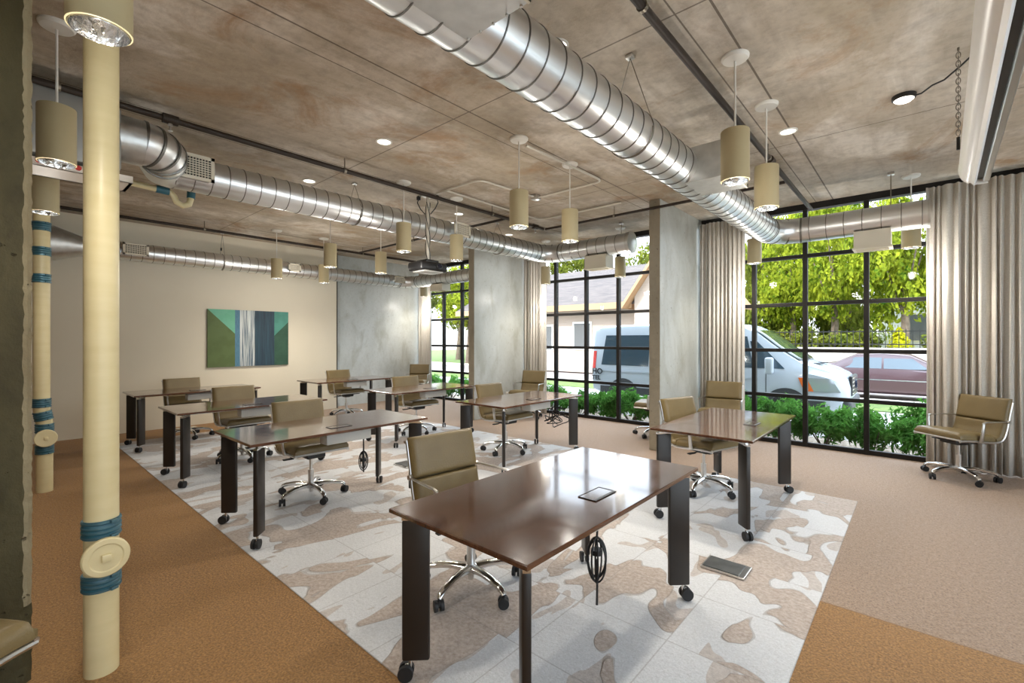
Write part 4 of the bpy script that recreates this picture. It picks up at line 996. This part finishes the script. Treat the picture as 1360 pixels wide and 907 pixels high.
for i, (x, y, h, w, mt) in enumerate(TL): tree(x, y, h, w, 0, ('sunlit yellow green tree ' if mt is LT else 'darker green tree ') + where[i], 10 + i % 3, mt, .12 if mt is LT else -.12)
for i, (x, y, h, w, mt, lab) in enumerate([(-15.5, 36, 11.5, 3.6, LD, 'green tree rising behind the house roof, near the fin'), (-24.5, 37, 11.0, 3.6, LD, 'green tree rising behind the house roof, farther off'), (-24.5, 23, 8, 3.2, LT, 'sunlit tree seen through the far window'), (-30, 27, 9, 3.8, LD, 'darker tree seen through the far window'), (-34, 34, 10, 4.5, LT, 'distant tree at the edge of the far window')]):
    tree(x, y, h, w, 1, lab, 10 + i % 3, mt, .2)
b = thing('shrub_cone', 'bright yellow pointed shrub in front of the white building', 'shrub', (-.62, 24.2, .9))
mkleaf('foliage', leaves(1600, [((0, 0, .2 + .1 * k), .50 - .055 * k) for k in range(9)], .06, .5, 9), LY, b)
B().cyl((0, 0, -1.18), (0, 0, .3), .04).build('stem', m_bark, b)
for i, (x, y, s) in enumerate([(-6.0, 25.6, 1.1), (-5.0, 24.1, .95), (-3.9, 24.2, 1.0), (-2.75, 24.1, 1.0), (-1.75, 24.1, .8), (.75, 24.1, 1.0)]):
    q = thing('shrub_bush', ['round bush behind the railings, leftmost of the row', 'round bush behind the railings, second of the row', 'round bush behind the railings, third of the row', 'round bush behind the railings, left of the yellow shrub', 'small round bush touching the yellow shrub', 'round bush right of the yellow shrub'][i], 'shrub', (x, y, .8))
    mkleaf('foliage', leaves(1300, clump_set(14, (.6 * s, .5 * s, .6 * s), .35, 20 + i, .6 * s), .085, .55, 30 + i), LD, q)
    B().cyl((0, 0, -1.06), (0, 0, .5), .04).build('stem', m_bark, q)
# retaining wall and railings
struct(B().b2((-14, 22.75, GZ), (12, 23.05, 1.15)).build('wall_garden', M('pale_garden_wall', (.55, .50, .46), .8), smooth=False), 'low pale garden wall across the road', 'wall')
fe = thing('railings', 'black iron railings on the low wall across the road', 'fence', (-1, 22.9, 1.15))
b = B()
for z in (.12, .62): b.b2((-13, -.02, z), (13, .02, z + .04))
b.build('rail', m_black, fe, smooth=False); b = B()
for k in range(130): x = -13 + .2 * k; b.b2((x, -.012, 0), (x + .024, .012, .72))
b.build('pickets', m_black, fe, smooth=False)
m_hw = M('pale_pink_siding', (.48, .385, .32), .8, c2=(.52, .42, .355), sc=2, stretch=(.2, .2, 12))
m_roof = M('pinkish_shingle', (.07, .055, .05), .85, c2=(.11, .085, .075), sc=3, stretch=(.5, .5, 4))
m_win = M('house_window_dark', (.12, .12, .12), .15)
m_fascia = M('tan_fascia', (.42, .26, .14), .7)
hs = thing('house', 'pale pink house with a shingled roof and front gable across the road', 'house', (-14, 24, GZ))
b = B(); b.b2((-8, -3, 0), (5.0, 5, 3.75)); b.build('wall', m_hw, hs, smooth=False)
b = B(); vs = [(-8.6, -3.9, 3.55), (5.4, -3.9, 3.55), (5.4, 1, 6.1), (-8.6, 1, 6.1), (-8.6, 5.9, 3.55), (5.4, 5.9, 3.55)]
b.add(vs + [(x, y, z - .12) for x, y, z in vs], [[0, 1, 2, 3], [3, 2, 5, 4], [7, 6, 9, 8], [8, 9, 10, 11], [0, 6, 7, 1], [1, 7, 8, 2], [2, 8, 11, 5], [3, 9, 6, 0], [4, 10, 9, 3], [5, 11, 10, 4]]); b.build('roof', m_roof, hs, smooth=False)
B().b2((-8.6, -3.92, 3.25), (3.8, -3.84, 3.56)).build('fascia', m_fascia, hs, smooth=False)
gx0, gx1, gp = 3.7, 7.7, 6.3; gm = (gx0 + gx1) / 2
b = B(); b.prism([(gx0 + .3, 0), (gx1 - .3, 0), (gx1 - .3, 3.9), (gm, gp - .25), (gx0 + .3, 3.9)], 5, Matrix(((1, 0, 0, 0), (0, 0, -1, 1), (0, 1, 0, 0), (0, 0, 0, 1)))); b.build('gable', m_hw, hs, smooth=False)
b = B()
for a, c in (((gx0 - .1, 3.4), (gm, gp)), ((gm, gp), (gx1 + .1, 3.4))):
    b.add([(a[0], -4.5, a[1]), (c[0], -4.5, c[1]), (c[0], 1, c[1]), (a[0], 1, a[1]), (a[0], -4.5, a[1] - .2), (c[0], -4.5, c[1] - .2), (c[0], 1, c[1] - .2), (a[0], 1, a[1] - .2)], [[0, 1, 2, 3], [7, 6, 5, 4], [0, 4, 5, 1], [1, 5, 6, 2], [2, 6, 7, 3], [3, 7, 4, 0]])
b.build('gable_roof', m_fascia, hs, smooth=False)
for x0, x1, z0, z1, y in ((-5.6, -4.6, 1.2, 2.5, -3.02), (-2.4, -1.5, 1.2, 2.5, -3.02), (.0, 1.0, 1.3, 2.6, -3.02), (5.25, 5.55, 3.9, 4.9, -4.02), (4.9, 5.9, 1.3, 2.6, -4.02)):
    o = B().b2((x0 - .1, y - .03, z0 - .1), (x1 + .1, y + .03, z1 + .1)).build('window', M('white_trim_%d' % len(bpy.data.materials), (.8, .78, .74), .6), hs, smooth=False); B().b2((x0, y - .045, z0), (x1, y, z1)).build('pane', m_win, o, smooth=False)
B().b2((-3.9, -3.04, 0), (-3.0, -2.98, 2.15)).build('door', m_fascia, hs, smooth=False)
wb = thing('building', 'white building behind the railings and the trees', 'building', (7, 38, GZ))
b = B(); b.b2((-9, 0, 0), (12, 8, 5.2)); b.build('wall', M('white_render', (.66, .63, .6), .8), wb, smooth=False)
b = B(); b.b2((-9.4, -.4, 5.2), (12.4, 8.4, 5.5)); b.build('roof', m_roof, wb, smooth=False)
for k in range(6):
    o = B().b2((-7.6 + 3 * k, -.03, 1.6), (-6.4 + 3 * k, .03, 3.4)).build('window', m_kerb, wb, smooth=False); B().b2((-7.5 + 3 * k, -.05, 1.7), (-6.5 + 3 * k, 0, 3.3)).build('pane', m_win, o, smooth=False)

# ------------------------------------------------------------------ light
SKY, SUN, PEND, FILL_GLOW, BACK_FILL, EXPO = 2.7, 3.0, 44, 7, 40, .54
w = bpy.data.worlds.new('sky'); SC.world = w; w.use_nodes = True; t = w.node_tree; bg = t.nodes['Background']
tc = t.nodes.new('ShaderNodeTexCoord'); z = sep(t, tc.outputs['Generated'])[2]
c = mix(t, ramp(t, z, .08, .65), (.62, .63, .65), (1.7, 1.95, 2.3)); t.links.new(c, bg.inputs[0]); bg.inputs[1].default_value = SKY
sun = bpy.data.lights.new('sun', 'SUN'); sun.energy = SUN; sun.angle = .02; sun.color = (1, .93, .80)
so = bpy.data.objects.new('sun', sun); COL.objects.link(so); so.rotation_euler = V((.28, .75, -.62)).to_track_quat('-Z', 'Y').to_euler()
# lit pendants and recessed lamps, plus added fill lights
def spot(loc, e, col=(1, .92, .8), size=2.6, blend=1, r=.05):
    l = bpy.data.lights.new('lamp_light', 'SPOT'); l.energy = e; l.color = col; l.spot_size = size; l.spot_blend = blend; l.shadow_soft_size = r
    o = bpy.data.objects.new('lamp_light', l); COL.objects.link(o); o.location = loc; return o
def fill_glow(loc, e, col=(1, .95, .87), r=.05):  # added fill point in the air below a pendant, brightens ceiling and walls
    l = bpy.data.lights.new('lamp_and_fill_glow', 'POINT'); l.energy = e; l.color = col; l.shadow_soft_size = r
    o = bpy.data.objects.new('lamp_and_fill_glow', l); COL.objects.link(o); o.location = loc; return o
for x, y, lab in pend:
    if (x, y) == (-4.57, 4.08): continue   # this one is switched off
    wt = .6 if y < 1 else 1.0 if y < 3.7 else 1.25 if y < 5 else 1.35
    spot((x, y, CZ - .80), PEND * wt); fill_glow((x, y, CZ - 1.02), FILL_GLOW * wt)
for x in (-.9, 1.6):     # unseen fill spots added behind the camera; no pendants hang there
    for y in (-1.6, -2.8): spot((x, y, CZ - .80), BACK_FILL)
for x, y, lab in dl: spot((x, y, CZ - .02), 10, (1, .9, .75))
# area light maker, used only for the portals below
def area(loc, rot, sx, sy, e, col):
    l = bpy.data.lights.new('portal_area', 'AREA'); l.shape = 'RECTANGLE'; l.size = sx; l.size_y = sy; l.energy = e; l.color = col
    o = bpy.data.objects.new('portal_area', l); COL.objects.link(o); o.location = loc; o.rotation_euler = rot; return o
# daylight portals for the sampler
for x0, x1 in ((-2.565, .1), (-5.5, -2.715), (-9.05, -6.225)):
    o = area(((x0 + x1) / 2, WY + .2, 1.66), (radians(-90), 0, 0), x1 - x0, 3.2, 1, (1, 1, 1)); o.data.cycles.is_portal = True; o.name = 'daylight_portal'
o = area((RX + .25, 1.8, 1.63), (0, radians(90), 0), 3.2, 8.8, 1, (1, 1, 1)); o.data.cycles.is_portal = True; o.name = 'daylight_portal'

# ------------------------------------------------------------------ camera
cd = bpy.data.cameras.new('camera'); cam = bpy.data.objects.new('camera', cd); COL.objects.link(cam)
cam.location = (0, 0, 1.47); cam.rotation_euler = (radians(90), 0, radians(41.4)); cd.sensor_width = 36; cd.lens = 614 / 1360 * 36; cd.shift_y = -2.5 / 1360
cd.clip_start = .02; cd.clip_end = 300; SC.camera = cam
vs = SC.view_settings; vs.view_transform = 'Standard'; vs.look = 'None'; vs.exposure = EXPO; vs.gamma = 1; vs.use_curve_mapping = False
SC.cycles.max_bounces = 10; SC.cycles.diffuse_bounces = 6; SC.cycles.glossy_bounces = 4; SC.cycles.transparent_max_bounces = 12; SC.cycles.transmission_bounces = 4
SC.cycles.use_denoising = True; SC.cycles.sample_clamp_indirect = 8; SC.cycles.caustics_reflective = False; SC.cycles.caustics_refractive = False
